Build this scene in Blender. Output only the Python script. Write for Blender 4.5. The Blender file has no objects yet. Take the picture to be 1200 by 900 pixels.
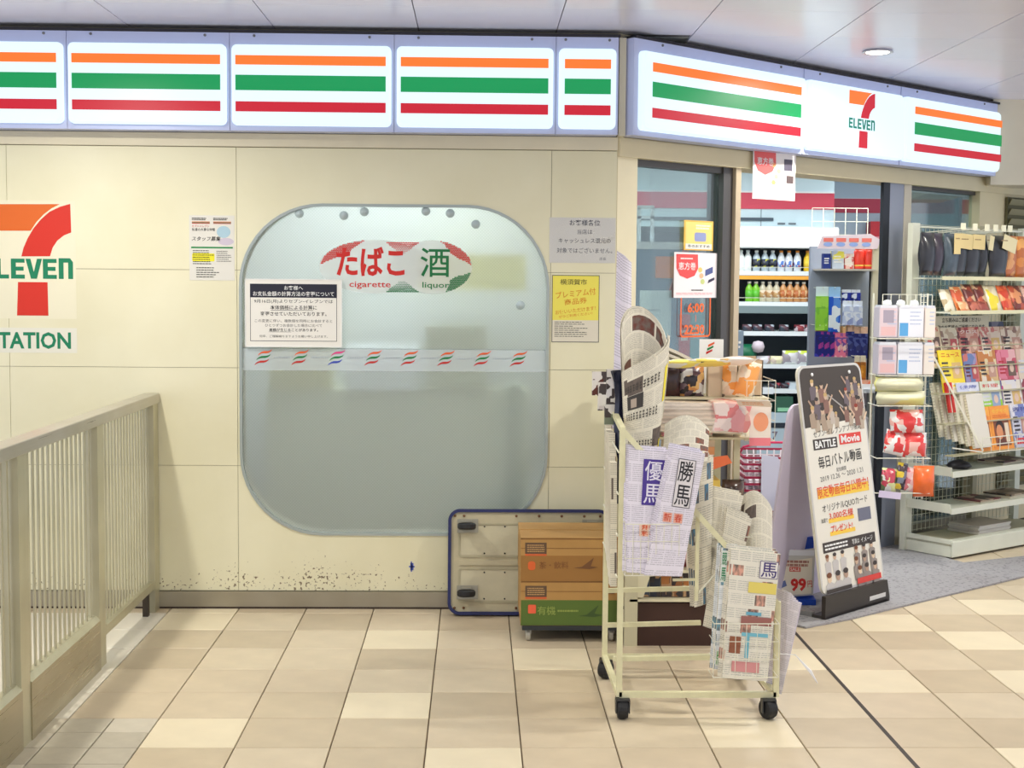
import bpy, math, random
from mathutils import Vector, Matrix
random.seed(7)
SC = bpy.context.scene
COL = SC.collection
R_ = math.radians

# ------------------------------------------------------------------ camera
cam_data = bpy.data.cameras.new('camera')
cam_data.sensor_width = 36.0
cam_data.lens = 36.0 * 1654.3 / 1200.0
cam_data.clip_end = 60
cam = bpy.data.objects.new('camera', cam_data)
COL.objects.link(cam)
yaw, pitch, roll = 0.02551, 0.07214, -0.00816
cam.matrix_world = (Matrix.Translation((-0.1492, -6.2522, 1.4627)) @ Matrix.Rotation(-yaw, 4, 'Z')
                    @ Matrix.Rotation(-pitch, 4, 'X') @ Matrix.Rotation(R_(90), 4, 'X') @ Matrix.Rotation(-roll, 4, 'Z'))
SC.camera = cam

# ------------------------------------------------------------------ world, lamps, exposure
world = bpy.data.worlds.new('world')
SC.world = world
world.use_nodes = True
bg = world.node_tree.nodes['Background']
bg.inputs[0].default_value = (0.83, 0.87, 1.0, 1)
bg.inputs[1].default_value = 0.98
SC.view_settings.view_transform = 'Standard'
SC.view_settings.look = 'None'
SC.view_settings.gamma = 1
SC.view_settings.exposure = 0.10

def lamp(name, kind, loc, energy, color=(1, 1, 1), rot=(0, 0, 0), **kw):
    d = bpy.data.lights.new(name, kind)
    d.energy = energy
    d.color = color
    for k, v in kw.items():
        setattr(d, k, v)
    o = bpy.data.objects.new(name, d)
    o.location = loc
    o.rotation_euler = rot
    COL.objects.link(o)
    return o

WARM = (1.0, 0.955, 0.86)
for lx, ly, e in ((-1.83, -1.25, 120), (1.71, 0.37, 85), (3.25, 0.2, 70), (1.6, -1.5, 80), (0.0, -3.4, 70), (-1.9, -3.6, 50), (2.6, -3.8, 60)):  # the spot furthest right is added to brighten the magazine rack
    lamp('downlight_and_fill', 'SPOT', (lx, ly, 2.53), e, WARM, spot_size=R_(165), spot_blend=0.6, shadow_soft_size=0.05)
# broad area lamp behind the camera, added as general fill
lamp('concourse_fill', 'AREA', (0.2, -6.6, 2.9), 62, (1, 0.97, 0.92), (R_(48), 0, 0), shape='RECTANGLE', size=6, size_y=1.2)
# shop ceiling panels
for lx, ly, e in ((1.0, 2.2, 32), (2.8, 3.0, 32), (1.6, 4.2, 34), (3.6, 5.4, 18), (-0.6, 0.75, 30)):
    lamp('shop_ceiling_lamp', 'AREA', (lx, ly, 2.53), e, (0.90, 0.97, 1.0), shape='RECTANGLE', size=1.2, size_y=0.5)

# ------------------------------------------------------------------ materials
def lin(c):
    r = []
    for v in c:
        v = v / 255.0
        r.append(v / 12.92 if v <= 0.04045 else ((v + 0.055) / 1.055) ** 2.4)
    return (r[0], r[1], r[2], 1.0)

MATS = {}
def M(rgb, rough=0.55, metal=0.0, emit=0.0, var=0.0, scale=8.0, bump=0.0, key=None, coat=0.0, spec=0.5):
    """plain principled surface with an optional fine procedural mottling"""
    k = key or (rgb, rough, metal, emit, var, scale, bump, coat, spec)
    if k in MATS:
        return MATS[k]
    m = bpy.data.materials.new('surface')
    m.use_nodes = True
    nt = m.node_tree
    b = nt.nodes['Principled BSDF']
    c = lin(rgb)
    b.inputs['Base Color'].default_value = c
    b.inputs['Roughness'].default_value = rough
    b.inputs['Metallic'].default_value = metal
    b.inputs['Specular IOR Level'].default_value = spec
    if coat:
        b.inputs['Coat Weight'].default_value = coat
        b.inputs['Coat Roughness'].default_value = 0.1
    if emit:
        b.inputs['Base Color'].default_value = (c[0] * .25, c[1] * .25, c[2] * .25, 1)
        b.inputs['Emission Color'].default_value = c
        b.inputs['Emission Strength'].default_value = emit
    if var or bump:
        tc = nt.nodes.new('ShaderNodeTexCoord')
        n = nt.nodes.new('ShaderNodeTexNoise')
        n.inputs['Scale'].default_value = scale
        n.inputs['Detail'].default_value = 4
        nt.links.new(tc.outputs['Object'], n.inputs['Vector'])
        if var:
            r = nt.nodes.new('ShaderNodeMapRange')
            r.inputs['From Min'].default_value = 0.3
            r.inputs['From Max'].default_value = 0.7
            r.inputs['To Min'].default_value = 1 - var
            r.inputs['To Max'].default_value = 1 + var
            mx = nt.nodes.new('ShaderNodeVectorMath')
            mx.operation = 'SCALE'
            mx.inputs[0].default_value = c[:3]
            nt.links.new(n.outputs[0], r.inputs['Value'])
            nt.links.new(r.outputs[0], mx.inputs['Scale'])
            nt.links.new(mx.outputs[0], b.inputs['Base Color'])
        if bump:
            bp = nt.nodes.new('ShaderNodeBump')
            bp.inputs['Strength'].default_value = bump
            bp.inputs['Distance'].default_value = 0.003
            nt.links.new(n.outputs[0], bp.inputs['Height'])
            nt.links.new(bp.outputs[0], b.inputs['Normal'])
    MATS[k] = m
    return m

def nodes_of(name):
    m = bpy.data.materials.new(name)
    m.use_nodes = True
    return m, m.node_tree, m.node_tree.nodes, m.node_tree.links, m.node_tree.nodes['Principled BSDF']

def wall_paint():
    m, nt, N, L, b = nodes_of('cream_enamel_wall')
    tc = N.new('ShaderNodeTexCoord')
    n1 = N.new('ShaderNodeTexNoise'); n1.inputs['Scale'].default_value = 2.3; n1.inputs['Detail'].default_value = 5
    n2 = N.new('ShaderNodeTexNoise'); n2.inputs['Scale'].default_value = 75; n2.inputs['Detail'].default_value = 3
    n3 = N.new('ShaderNodeTexNoise'); n3.inputs['Scale'].default_value = 3.1; n3.inputs['Detail'].default_value = 2
    sp = N.new('ShaderNodeSeparateXYZ')
    for n in (n1, n2, n3):
        L.new(tc.outputs['Object'], n.inputs['Vector'])
    L.new(tc.outputs['Object'], sp.inputs[0])
    cr = N.new('ShaderNodeValToRGB')
    cr.color_ramp.elements[0].position = 0.35; cr.color_ramp.elements[0].color = lin((229, 224, 191))
    cr.color_ramp.elements[1].position = 0.7; cr.color_ramp.elements[1].color = lin((237, 233, 203))
    L.new(n1.outputs[0], cr.inputs[0])
    # scuff marks low on the wall: speckles that fade out above 0.3 m
    hm = N.new('ShaderNodeMapRange'); hm.inputs['From Min'].default_value = 0.14; hm.inputs['From Max'].default_value = 0.30
    hm.inputs['To Min'].default_value = 0.115; hm.inputs['To Max'].default_value = -0.1
    L.new(sp.outputs['Z'], hm.inputs['Value'])
    ad = N.new('ShaderNodeMath'); ad.operation = 'ADD'
    L.new(n2.outputs[0], ad.inputs[0]); L.new(hm.outputs[0], ad.inputs[1])
    a3 = N.new('ShaderNodeMath'); a3.operation = 'MULTIPLY_ADD'; a3.inputs[1].default_value = 0.35; 
    L.new(n3.outputs[0], a3.inputs[0]); L.new(ad.outputs[0], a3.inputs[2])
    th = N.new('ShaderNodeMapRange'); th.inputs['From Min'].default_value = 0.90; th.inputs['From Max'].default_value = 0.95
    L.new(a3.outputs[0], th.inputs['Value'])
    mx = N.new('ShaderNodeMix'); mx.data_type = 'RGBA'
    L.new(th.outputs[0], mx.inputs['Factor']); L.new(cr.outputs[0], mx.inputs['A'])
    mx.inputs['B'].default_value = lin((120, 105, 80))
    L.new(mx.outputs['Result'], b.inputs['Base Color'])
    b.inputs['Roughness'].default_value = 0.42
    return m

def brushed(rgb, rough=0.32, name='brushed_steel', axis=2):
    m, nt, N, L, b = nodes_of(name)
    tc = N.new('ShaderNodeTexCoord'); mp = N.new('ShaderNodeMapping')
    s = [160.0, 160.0, 160.0]; s[axis] = 2.0
    mp.inputs['Scale'].default_value = s
    n = N.new('ShaderNodeTexNoise'); n.inputs['Scale'].default_value = 1.0; n.inputs['Detail'].default_value = 3
    L.new(tc.outputs['Object'], mp.inputs[0]); L.new(mp.outputs[0], n.inputs['Vector'])
    r = N.new('ShaderNodeMapRange'); r.inputs['To Min'].default_value = rough - 0.08; r.inputs['To Max'].default_value = rough + 0.12
    L.new(n.outputs[0], r.inputs['Value']); L.new(r.outputs[0], b.inputs['Roughness'])
    n2 = N.new('ShaderNodeTexNoise'); n2.inputs['Scale'].default_value = 5.0
    L.new(tc.outputs['Object'], n2.inputs['Vector'])
    mx = N.new('ShaderNodeMix'); mx.data_type = 'RGBA'
    c = lin(rgb)
    mx.inputs['A'].default_value = c
    mx.inputs['B'].default_value = (c[0] * .72, c[1] * .70, c[2] * .6, 1)
    L.new(n2.outputs[0], mx.inputs['Factor'])
    L.new(mx.outputs['Result'], b.inputs['Base Color'])
    b.inputs['Metallic'].default_value = 0.6
    return m

def news_mat(paper, ink, seed, sx=4.0, sy=6.0, dark=0.10, accent=None):
    """newsprint: columns of fine text rows, blank gutters and a few grey or coloured picture blocks"""
    m, nt, N, L, b = nodes_of('newsprint')
    tc = N.new('ShaderNodeTexCoord')
    mp = N.new('ShaderNodeMapping'); mp.inputs['Location'].default_value = (seed * 1.37, seed * 2.11, 0)
    L.new(tc.outputs['UV'], mp.inputs[0])
    br = N.new('ShaderNodeTexBrick')
    br.inputs['Scale'].default_value = 1.0
    br.inputs['Brick Width'].default_value = 1.0 / sx
    br.inputs['Row Height'].default_value = 1.0 / sy
    br.inputs['Mortar Size'].default_value = 0.014
    br.inputs['Mortar Smooth'].default_value = 0.0
    br.inputs['Color1'].default_value = (0, 0, 0, 1); br.inputs['Color2'].default_value = (1, 1, 1, 1)
    br.inputs['Mortar'].default_value = (0.5, 0.5, 0.5, 1)
    L.new(mp.outputs[0], br.inputs['Vector'])
    wv = N.new('ShaderNodeTexWave'); wv.wave_type = 'BANDS'; wv.bands_direction = 'Y'
    wv.inputs['Scale'].default_value = 19.0; wv.inputs['Distortion'].default_value = 0.0
    L.new(mp.outputs[0], wv.inputs['Vector'])
    mp2 = N.new('ShaderNodeMapping'); mp2.inputs['Scale'].default_value = (46, 60, 1)
    L.new(mp.outputs[0], mp2.inputs[0])
    nz = N.new('ShaderNodeTexNoise'); nz.inputs['Scale'].default_value = 1.0; nz.inputs['Detail'].default_value = 1
    L.new(mp2.outputs[0], nz.inputs['Vector'])
    mul = N.new('ShaderNodeMath'); mul.operation = 'MULTIPLY'
    L.new(wv.outputs['Fac'], mul.inputs[0]); L.new(nz.outputs[0], mul.inputs[1])
    th = N.new('ShaderNodeMapRange'); th.inputs['From Min'].default_value = 0.25; th.inputs['From Max'].default_value = 0.45
    th.inputs['To Max'].default_value = 0.42
    L.new(mul.outputs[0], th.inputs['Value'])
    gut = N.new('ShaderNodeMath'); gut.operation = 'SUBTRACT'; gut.inputs[0].default_value = 1.0
    L.new(br.outputs['Fac'], gut.inputs[1])
    inkf = N.new('ShaderNodeMath'); inkf.operation = 'MULTIPLY'
    L.new(th.outputs[0], inkf.inputs[0]); L.new(gut.outputs[0], inkf.inputs[1])
    c1 = N.new('ShaderNodeMix'); c1.data_type = 'RGBA'
    c1.inputs['A'].default_value = lin(paper); c1.inputs['B'].default_value = lin(ink)
    L.new(inkf.outputs[0], c1.inputs['Factor'])
    # picture blocks
    gt = N.new('ShaderNodeMath'); gt.operation = 'GREATER_THAN'; gt.inputs[1].default_value = 1 - dark
    L.new(br.outputs['Color'], gt.inputs[0])
    g2 = N.new('ShaderNodeMath'); g2.operation = 'MULTIPLY'
    L.new(gt.outputs[0], g2.inputs[0]); L.new(gut.outputs[0], g2.inputs[1])
    nb = N.new('ShaderNodeTexNoise'); nb.inputs['Scale'].default_value = 14; nb.inputs['Detail'].default_value = 3
    L.new(mp.outputs[0], nb.inputs['Vector'])
    rp = N.new('ShaderNodeValToRGB')
    a = accent or (95, 85, 80)
    rp.color_ramp.elements[0].position = 0.38; rp.color_ramp.elements[0].color = lin((112, 100, 92))
    rp.color_ramp.elements[1].position = 0.62; rp.color_ramp.elements[1].color = lin(a)
    L.new(nb.outputs[0], rp.inputs[0])
    c2 = N.new('ShaderNodeMix'); c2.data_type = 'RGBA'
    L.new(g2.outputs[0], c2.inputs['Factor']); L.new(c1.outputs['Result'], c2.inputs['A']); L.new(rp.outputs[0], c2.inputs['B'])
    L.new(c2.outputs['Result'], b.inputs['Base Color'])
    b.inputs['Roughness'].default_value = 0.75
    return m

def page_edges(rgb, n=120.0, axis='Z'):
    m, nt, N, L, b = nodes_of('page_edges')
    tc = N.new('ShaderNodeTexCoord'); wv = N.new('ShaderNodeTexWave'); wv.bands_direction = axis
    wv.inputs['Scale'].default_value = n; wv.inputs['Distortion'].default_value = 2
    L.new(tc.outputs['Object'], wv.inputs['Vector'])
    mx = N.new('ShaderNodeMix'); mx.data_type = 'RGBA'
    c = lin(rgb); mx.inputs['A'].default_value = c; mx.inputs['B'].default_value = (c[0] * .72, c[1] * .7, c[2] * .66, 1)
    L.new(wv.outputs['Fac'], mx.inputs['Factor']); L.new(mx.outputs['Result'], b.inputs['Base Color'])
    b.inputs['Roughness'].default_value = 0.8
    return m

def clear_glass(tint, gloss=0.10):
    m, nt, N, L, b = nodes_of('clear_glass')
    out = N['Material Output']
    t = N.new('ShaderNodeBsdfTransparent'); t.inputs[0].default_value = tint
    g = N.new('ShaderNodeBsdfGlossy'); g.inputs['Roughness'].default_value = 0.03
    mx = N.new('ShaderNodeMixShader')
    lw = N.new('ShaderNodeLayerWeight'); lw.inputs[0].default_value = 0.25
    ad = N.new('ShaderNodeMath'); ad.operation = 'MULTIPLY_ADD'; ad.inputs[1].default_value = 0.5; ad.inputs[2].default_value = gloss
    L.new(lw.outputs['Fresnel'], ad.inputs[0]); L.new(ad.outputs[0], mx.inputs[0])
    L.new(t.outputs[0], mx.inputs[1]); L.new(g.outputs[0], mx.inputs[2]); L.new(mx.outputs[0], out.inputs[0])
    return m

def frosted():
    m, nt, N, L, b = nodes_of('frosted_wired_glass')
    tc = N.new('ShaderNodeTexCoord')
    # fine diamond wire pattern inside the glass
    sep = N.new('ShaderNodeSeparateXYZ'); L.new(tc.outputs['Object'], sep.inputs[0])
    outs = []
    for sg in (1, -1):
        a = N.new('ShaderNodeMath'); a.operation = 'MULTIPLY_ADD'; a.inputs[1].default_value = sg
        L.new(sep.outputs['X'], a.inputs[0]); L.new(sep.outputs['Z'], a.inputs[2])
        s = N.new('ShaderNodeMath'); s.operation = 'MULTIPLY'; s.inputs[1].default_value = 75.0
        L.new(a.outputs[0], s.inputs[0])
        f = N.new('ShaderNodeMath'); f.operation = 'FRACT'; L.new(s.outputs[0], f.inputs[0])
        c = N.new('ShaderNodeMath'); c.operation = 'LESS_THAN'; c.inputs[1].default_value = 0.22
        L.new(f.outputs[0], c.inputs[0]); outs.append(c)
    mxx = N.new('ShaderNodeMath'); mxx.operation = 'MAXIMUM'
    L.new(outs[0].outputs[0], mxx.inputs[0]); L.new(outs[1].outputs[0], mxx.inputs[1])
    col = N.new('ShaderNodeMix'); col.data_type = 'RGBA'
    col.inputs['A'].default_value = lin((240, 245, 246)); col.inputs['B'].default_value = lin((222, 230, 228))
    L.new(mxx.outputs[0], col.inputs['Factor'])
    L.new(col.outputs['Result'], b.inputs['Base Color'])
    b.inputs['Roughness'].default_value = 0.30
    b.inputs['IOR'].default_value = 1.12
    b.inputs['Transmission Weight'].default_value = 0.80
    return m

def specks(base, spots, scale=40, t=0.62, rough=0.9):
    m, nt, N, L, b = nodes_of('speckled')
    tc = N.new('ShaderNodeTexCoord'); n = N.new('ShaderNodeTexNoise'); n.inputs['Scale'].default_value = scale; n.inputs['Detail'].default_value = 3
    L.new(tc.outputs['Object'], n.inputs['Vector'])
    cr = N.new('ShaderNodeValToRGB'); cr.color_ramp.elements[0].position = t - 0.12; cr.color_ramp.elements[0].color = lin(base)
    cr.color_ramp.elements[1].position = t; cr.color_ramp.elements[1].color = lin(spots)
    L.new(n.outputs[0], cr.inputs[0]); L.new(cr.outputs[0], b.inputs['Base Color'])
    b.inputs['Roughness'].default_value = rough
    return m

def blotch(cols, scale=12.0, seed=0.0, rough=0.45, coat=0.0):
    """printed packaging: hard-edged patches of several colours"""
    k = ('blotch', tuple(cols), scale, seed, rough, coat)
    if k in MATS:
        return MATS[k]
    m, nt, N, L, b = nodes_of('printed_packaging')
    tc = N.new('ShaderNodeTexCoord'); mp = N.new('ShaderNodeMapping'); mp.inputs['Location'].default_value = (seed, seed * .7, seed * 1.9)
    v = N.new('ShaderNodeTexVoronoi'); v.inputs['Scale'].default_value = scale; v.distance = 'CHEBYCHEV'
    L.new(tc.outputs['Object'], mp.inputs[0]); L.new(mp.outputs[0], v.inputs['Vector'])
    cr = N.new('ShaderNodeValToRGB'); cr.color_ramp.interpolation = 'CONSTANT'
    e = cr.color_ramp.elements
    e[0].position = 0; e[0].color = lin(cols[0])
    e[1].position = 1.0 / len(cols); e[1].color = lin(cols[1])
    for i in range(2, len(cols)):
        x = e.new(i / len(cols)); x.color = lin(cols[i])
    sp = N.new('ShaderNodeSeparateColor'); L.new(v.outputs['Color'], sp.inputs[0]); L.new(sp.outputs[0], cr.inputs[0])
    L.new(cr.outputs[0], b.inputs['Base Color'])
    b.inputs['Roughness'].default_value = rough
    if coat:
        b.inputs['Coat Weight'].default_value = coat
    MATS[k] = m
    return m

def plastic_film():
    m, nt, N, L, b = nodes_of('clear_plastic_film')
    out = N['Material Output']
    t = N.new('ShaderNodeBsdfTransparent'); t.inputs[0].default_value = (0.96, 0.97, 1, 1)
    g = N.new('ShaderNodeBsdfGlossy'); g.inputs['Roughness'].default_value = 0.15
    mx = N.new('ShaderNodeMixShader'); mx.inputs[0].default_value = 0.10
    L.new(t.outputs[0], mx.inputs[1]); L.new(g.outputs[0], mx.inputs[2]); L.new(mx.outputs[0], out.inputs[0])
    return m

WALL = wall_paint()
STEEL = brushed((214, 210, 186), 0.34)
STEEL_X = brushed((176, 170, 156), 0.34, axis=0)
FROST = frosted()
GLASS = clear_glass((0.80, 0.88, 0.86, 1), 0.06)
FILM = plastic_film()
BEIGE = M((230, 222, 194), 0.5, var=0.03)
BLACK = M((22, 22, 24), 0.5)
INK = M((40, 38, 38), 0.7)
WHITE = M((240, 240, 238), 0.55)
CREAM_METAL = M((226, 222, 182), 0.4, var=0.06, scale=30)
WIRE = M((232, 230, 212), 0.4)
RUBBER = M((30, 31, 34), 0.6)
RED = M((205, 40, 38), 0.5)
GREEN_P = M((10, 128, 88), 0.5)
ORANGE_P = M((222, 104, 28), 0.5)

# ------------------------------------------------------------------ mesh helpers
class MB:
    """collects geometry for ONE mesh object"""
    def __init__(s):
        s.v = []; s.f = []; s.m = []; s.uv = {}
    def add(s, vs, fs, mi=0):
        o = len(s.v)
        s.v += [tuple(p) for p in vs]
        s.f += [tuple(i + o for i in f) for f in fs]
        s.m += [mi] * len(fs)
        return s
    def box(s, x0, y0, z0, x1, y1, z1, mi=0):
        vs = [(x0, y0, z0), (x1, y0, z0), (x1, y1, z0), (x0, y1, z0), (x0, y0, z1), (x1, y0, z1), (x1, y1, z1), (x0, y1, z1)]
        fs = [(0, 3, 2, 1), (4, 5, 6, 7), (0, 1, 5, 4), (1, 2, 6, 5), (2, 3, 7, 6), (3, 0, 4, 7)]
        return s.add(vs, fs, mi)
    def obox(s, mat, sx, sy, sz, mi=0):
        """oriented box centred on the matrix origin"""
        vs = [mat @ Vector((x * sx / 2, y * sy / 2, z * sz / 2)) for z in (-1, 1) for x, y in ((-1, -1), (1, -1), (1, 1), (-1, 1))]
        return s.add(vs, [(0, 3, 2, 1), (4, 5, 6, 7), (0, 1, 5, 4), (1, 2, 6, 5), (2, 3, 7, 6), (3, 0, 4, 7)], mi)
    def tube(s, pts, r, n=8, mi=0, closed=False):
        pts = [Vector(p) for p in pts]
        rings = []
        N_ = len(pts)
        for i, p in enumerate(pts):
            a = pts[i - 1] if (i > 0 or closed) else p
            b = pts[(i + 1) % N_] if (i < N_ - 1 or closed) else p
            d = (b - a).normalized()
            up = Vector((0, 0, 1)) if abs(d.z) < 0.9 else Vector((0, 1, 0))
            x = d.cross(up).normalized(); y = x.cross(d).normalized()
            rr = r[i] if isinstance(r, (list, tuple)) else r
            rings.append([p + (x * math.cos(2 * math.pi * (k + .5) / n) + y * math.sin(2 * math.pi * (k + .5) / n)) * rr for k in range(n)])
        vs = [q for rg in rings for q in rg]
        fs = []
        for i in range(N_ if closed else N_ - 1):
            j = (i + 1) % N_
            for k in range(n):
                fs.append((i * n + k, i * n + (k + 1) % n, j * n + (k + 1) % n, j * n + k))
        if not closed:
            fs.append(tuple(range(n))[::-1]); fs.append(tuple((N_ - 1) * n + k for k in range(n)))
        return s.add(vs, fs, mi)
    def bar(s, a, b, w, h, mi=0):
        """rectangular bar between two points"""
        a = Vector(a); b = Vector(b); d = (b - a)
        L = d.length; d.normalize()
        up = Vector((0, 0, 1)) if abs(d.z) < 0.95 else Vector((0, 1, 0))
        x = d.cross(up).normalized(); y = x.cross(d).normalized()
        vs = []
        for p in (a, b):
            for sx, sy in ((-1, -1), (1, -1), (1, 1), (-1, 1)):
                vs.append(p + x * sx * w / 2 + y * sy * h / 2)
        return s.add(vs, [(0, 3, 2, 1), (4, 5, 6, 7), (0, 1, 5, 4), (1, 2, 6, 5), (2, 3, 7, 6), (3, 0, 4, 7)], mi)
    def lathe(s, prof, cx=0, cy=0, cz=0, n=14, mi=0, axis='z'):
        vs = []
        for r, z in prof:
            for k in range(n):
                a = 2 * math.pi * k / n
                c, q = r * math.cos(a), r * math.sin(a)
                vs.append((cx + c, cy + q, cz + z) if axis == 'z' else ((cx + z, cy + c, cz + q) if axis == 'x' else (cx + c, cy + z, cz + q)))
        fs = []
        for i in range(len(prof) - 1):
            for k in range(n):
                fs.append((i * n + k, i * n + (k + 1) % n, (i + 1) * n + (k + 1) % n, (i + 1) * n + k))
        fs.append(tuple(range(n))[::-1]); fs.append(tuple((len(prof) - 1) * n + k for k in range(n)))
        return s.add(vs, fs, mi)
    def prism(s, pts, y0, y1, mi=0):
        """polygon in the xz plane, extruded from y0 (front) to y1 (back)"""
        n = len(pts)
        vs = [(x, y0, z) for x, z in pts] + [(x, y1, z) for x, z in pts]
        fs = [tuple(range(n)), tuple(range(2 * n - 1, n - 1, -1))]
        fs += [((i + 1) % n, i, n + i, n + (i + 1) % n) for i in range(n)]
        return s.add(vs, fs, mi)
    def rect(s, x0, z0, x1, z1, y, mi=0):
        return s.add([(x0, y, z0), (x1, y, z0), (x1, y, z1), (x0, y, z1)], [(0, 1, 2, 3)], mi)
    def build(s, name, mats, parent=None, smooth=False, bevel=0.0, loc=None, rotz=None):
        me = bpy.data.meshes.new(name)
        me.from_pydata(s.v, [], s.f)
        if not isinstance(mats, (list, tuple)):
            mats = [mats]
        for m in mats:
            me.materials.append(m)
        if len(mats) > 1:
            for p, i in zip(me.polygons, s.m):
                p.material_index = i
        if s.uv:
            ul = me.uv_layers.new(name='UVMap')
            for lp in me.loops:
                ul.data[lp.index].uv = s.uv.get(lp.vertex_index, (0.0, 0.0))
        if smooth:
            for p in me.polygons:
                p.use_smooth = True
        o = bpy.data.objects.new(name, me)
        COL.objects.link(o)
        if parent:
            o.parent = parent
        if loc is not None:
            o.location = loc
        if rotz is not None:
            o.rotation_euler = (0, 0, rotz)
        if bevel:
            md = o.modifiers.new('bevel', 'BEVEL'); md.width = bevel; md.segments = 2; md.limit_method = 'ANGLE'
        return o

def tag(o, label, cat, group=None):
    o['label'] = label; o['category'] = cat
    if group:
        o['group'] = group
    return o

def thing(name, label, cat, loc=(0, 0, 0), rotz=0.0, group=None, rot=None):
    o = bpy.data.objects.new(name, None)
    o.empty_display_size = 0.05
    COL.objects.link(o)
    o.location = loc
    o.rotation_euler = rot if rot else (0, 0, rotz)
    return tag(o, label, cat, group)

def struct(o):
    o['kind'] = 'structure'
    return o

def box(name, parent, x0, y0, z0, x1, y1, z1, mat, bevel=0.0, **k):
    return MB().box(x0, y0, z0, x1, y1, z1).build(name, mat, parent, bevel=bevel, **k)

def copy_tree(o, loc=None, label=None, parent=None, rot=None):
    c = o.copy()
    COL.objects.link(c)
    if parent:
        c.parent = parent
    for ch in list(o.children):
        copy_tree(ch, parent=c)
    if loc is not None:
        c.location = loc
    if rot is not None:
        c.rotation_euler = rot
    if label:
        c['label'] = label
    return c

def rrect(x0, z0, x1, z1, r, n=8):
    pts = []
    for cx, cz, a0 in ((x1 - r, z1 - r, 0), (x0 + r, z1 - r, 90), (x0 + r, z0 + r, 180), (x1 - r, z0 + r, 270)):
        for k in range(n + 1):
            a = R_(a0 + 90 * k / n)
            pts.append((cx + r * math.cos(a), cz + r * math.sin(a)))
    return pts

# flat print -------------------------------------------------------
_tc = {}
def text(parent, s, x, z, h, mat, y=-0.001, align='C', bold=0.0, w=None, rot=0.0, name='lettering', italic=0.0, depth=0.0):
    """flat lettering in the local xz plane; x,z is the centre (or left) of the line; h the full em height"""
    if any(ord(ch_) > 0x4e00 and ord(ch_) < 0xa000 for ch_ in s):
        bold = min(bold, .009)          # dense characters clog when thickened
    key = (s, bold, depth)
    if key not in _tc:
        c = bpy.data.curves.new('t', 'FONT')
        c.body = s; c.size = 1; c.resolution_u = 2; c.offset = bold; c.extrude = depth; c.align_x = 'LEFT'
        o = bpy.data.objects.new('t', c)
        COL.objects.link(o)
        dg = bpy.context.evaluated_depsgraph_get()
        me = bpy.data.meshes.new_from_object(o.evaluated_get(dg))
        vs = [tuple(v.co) for v in me.vertices]
        fs = [tuple(p.vertices) for p in me.polygons]
        bpy.data.objects.remove(o); bpy.data.curves.remove(c); bpy.data.meshes.remove(me)
        _tc[key] = (vs, fs)
    vs, fs = _tc[key]
    if not vs:
        return None
    x0 = min(v[0] for v in vs); x1 = max(v[0] for v in vs)
    y0 = min(v[1] for v in vs); y1 = max(v[1] for v in vs)
    sy = h / (y1 - y0)
    sx = (w / (x1 - x0)) if w else sy
    mb = MB()
    out = []
    ca, sa = math.cos(rot), math.sin(rot)
    for vx, vy, vz in vs:
        px = (vx - (x0 if align == 'L' else (x0 + x1) / 2)) * sx
        pz = (vy - (y0 + y1) / 2) * sy
        px += italic * pz
        out.append((x + px * ca - pz * sa, y - vz * sy, z + px * sa + pz * ca))
    mb.add(out, fs)
    return mb.build(name, mat, parent)

def lines(parent, x0, z0, x1, z1, n, mat, y=-0.001, fill=0.5, ragged=0.3, words=True, name='print_lines', rnd=None):
    """n rows of small printed words, too small to read in the photograph"""
    rnd = rnd or random
    mb = MB()
    dz = (z1 - z0) / n
    for i in range(n):
        zc = z1 - (i + 0.5) * dz
        xe = x1 - (x1 - x0) * ragged * rnd.random()
        x = x0
        while x < xe:
            w = (x1 - x0) * rnd.uniform(0.05, 0.16)
            if not words:
                w = xe - x
            mb.rect(x, zc - dz * fill / 2, min(x + w, xe), zc + dz * fill / 2, y)
            x += w + (x1 - x0) * 0.018
    return mb.build(name, mat, parent)

def patch(parent, x0, z0, x1, z1, mat, y=-0.001, name='print_block', r=0.0, pts=None):
    mb = MB()
    p = pts or (rrect(x0, z0, x1, z1, r, 4) if r else [(x0, z0), (x1, z0), (x1, z1), (x0, z1)])
    mb.add([(a, y, b) for a, b in p], [tuple(range(len(p)))])
    return mb.build(name, mat, parent)

def disc_pts(cx, cz, rx, rz, n=20):
    return [(cx + rx * math.cos(2 * math.pi * k / n), cz + rz * math.sin(2 * math.pi * k / n)) for k in range(n)]

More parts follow.
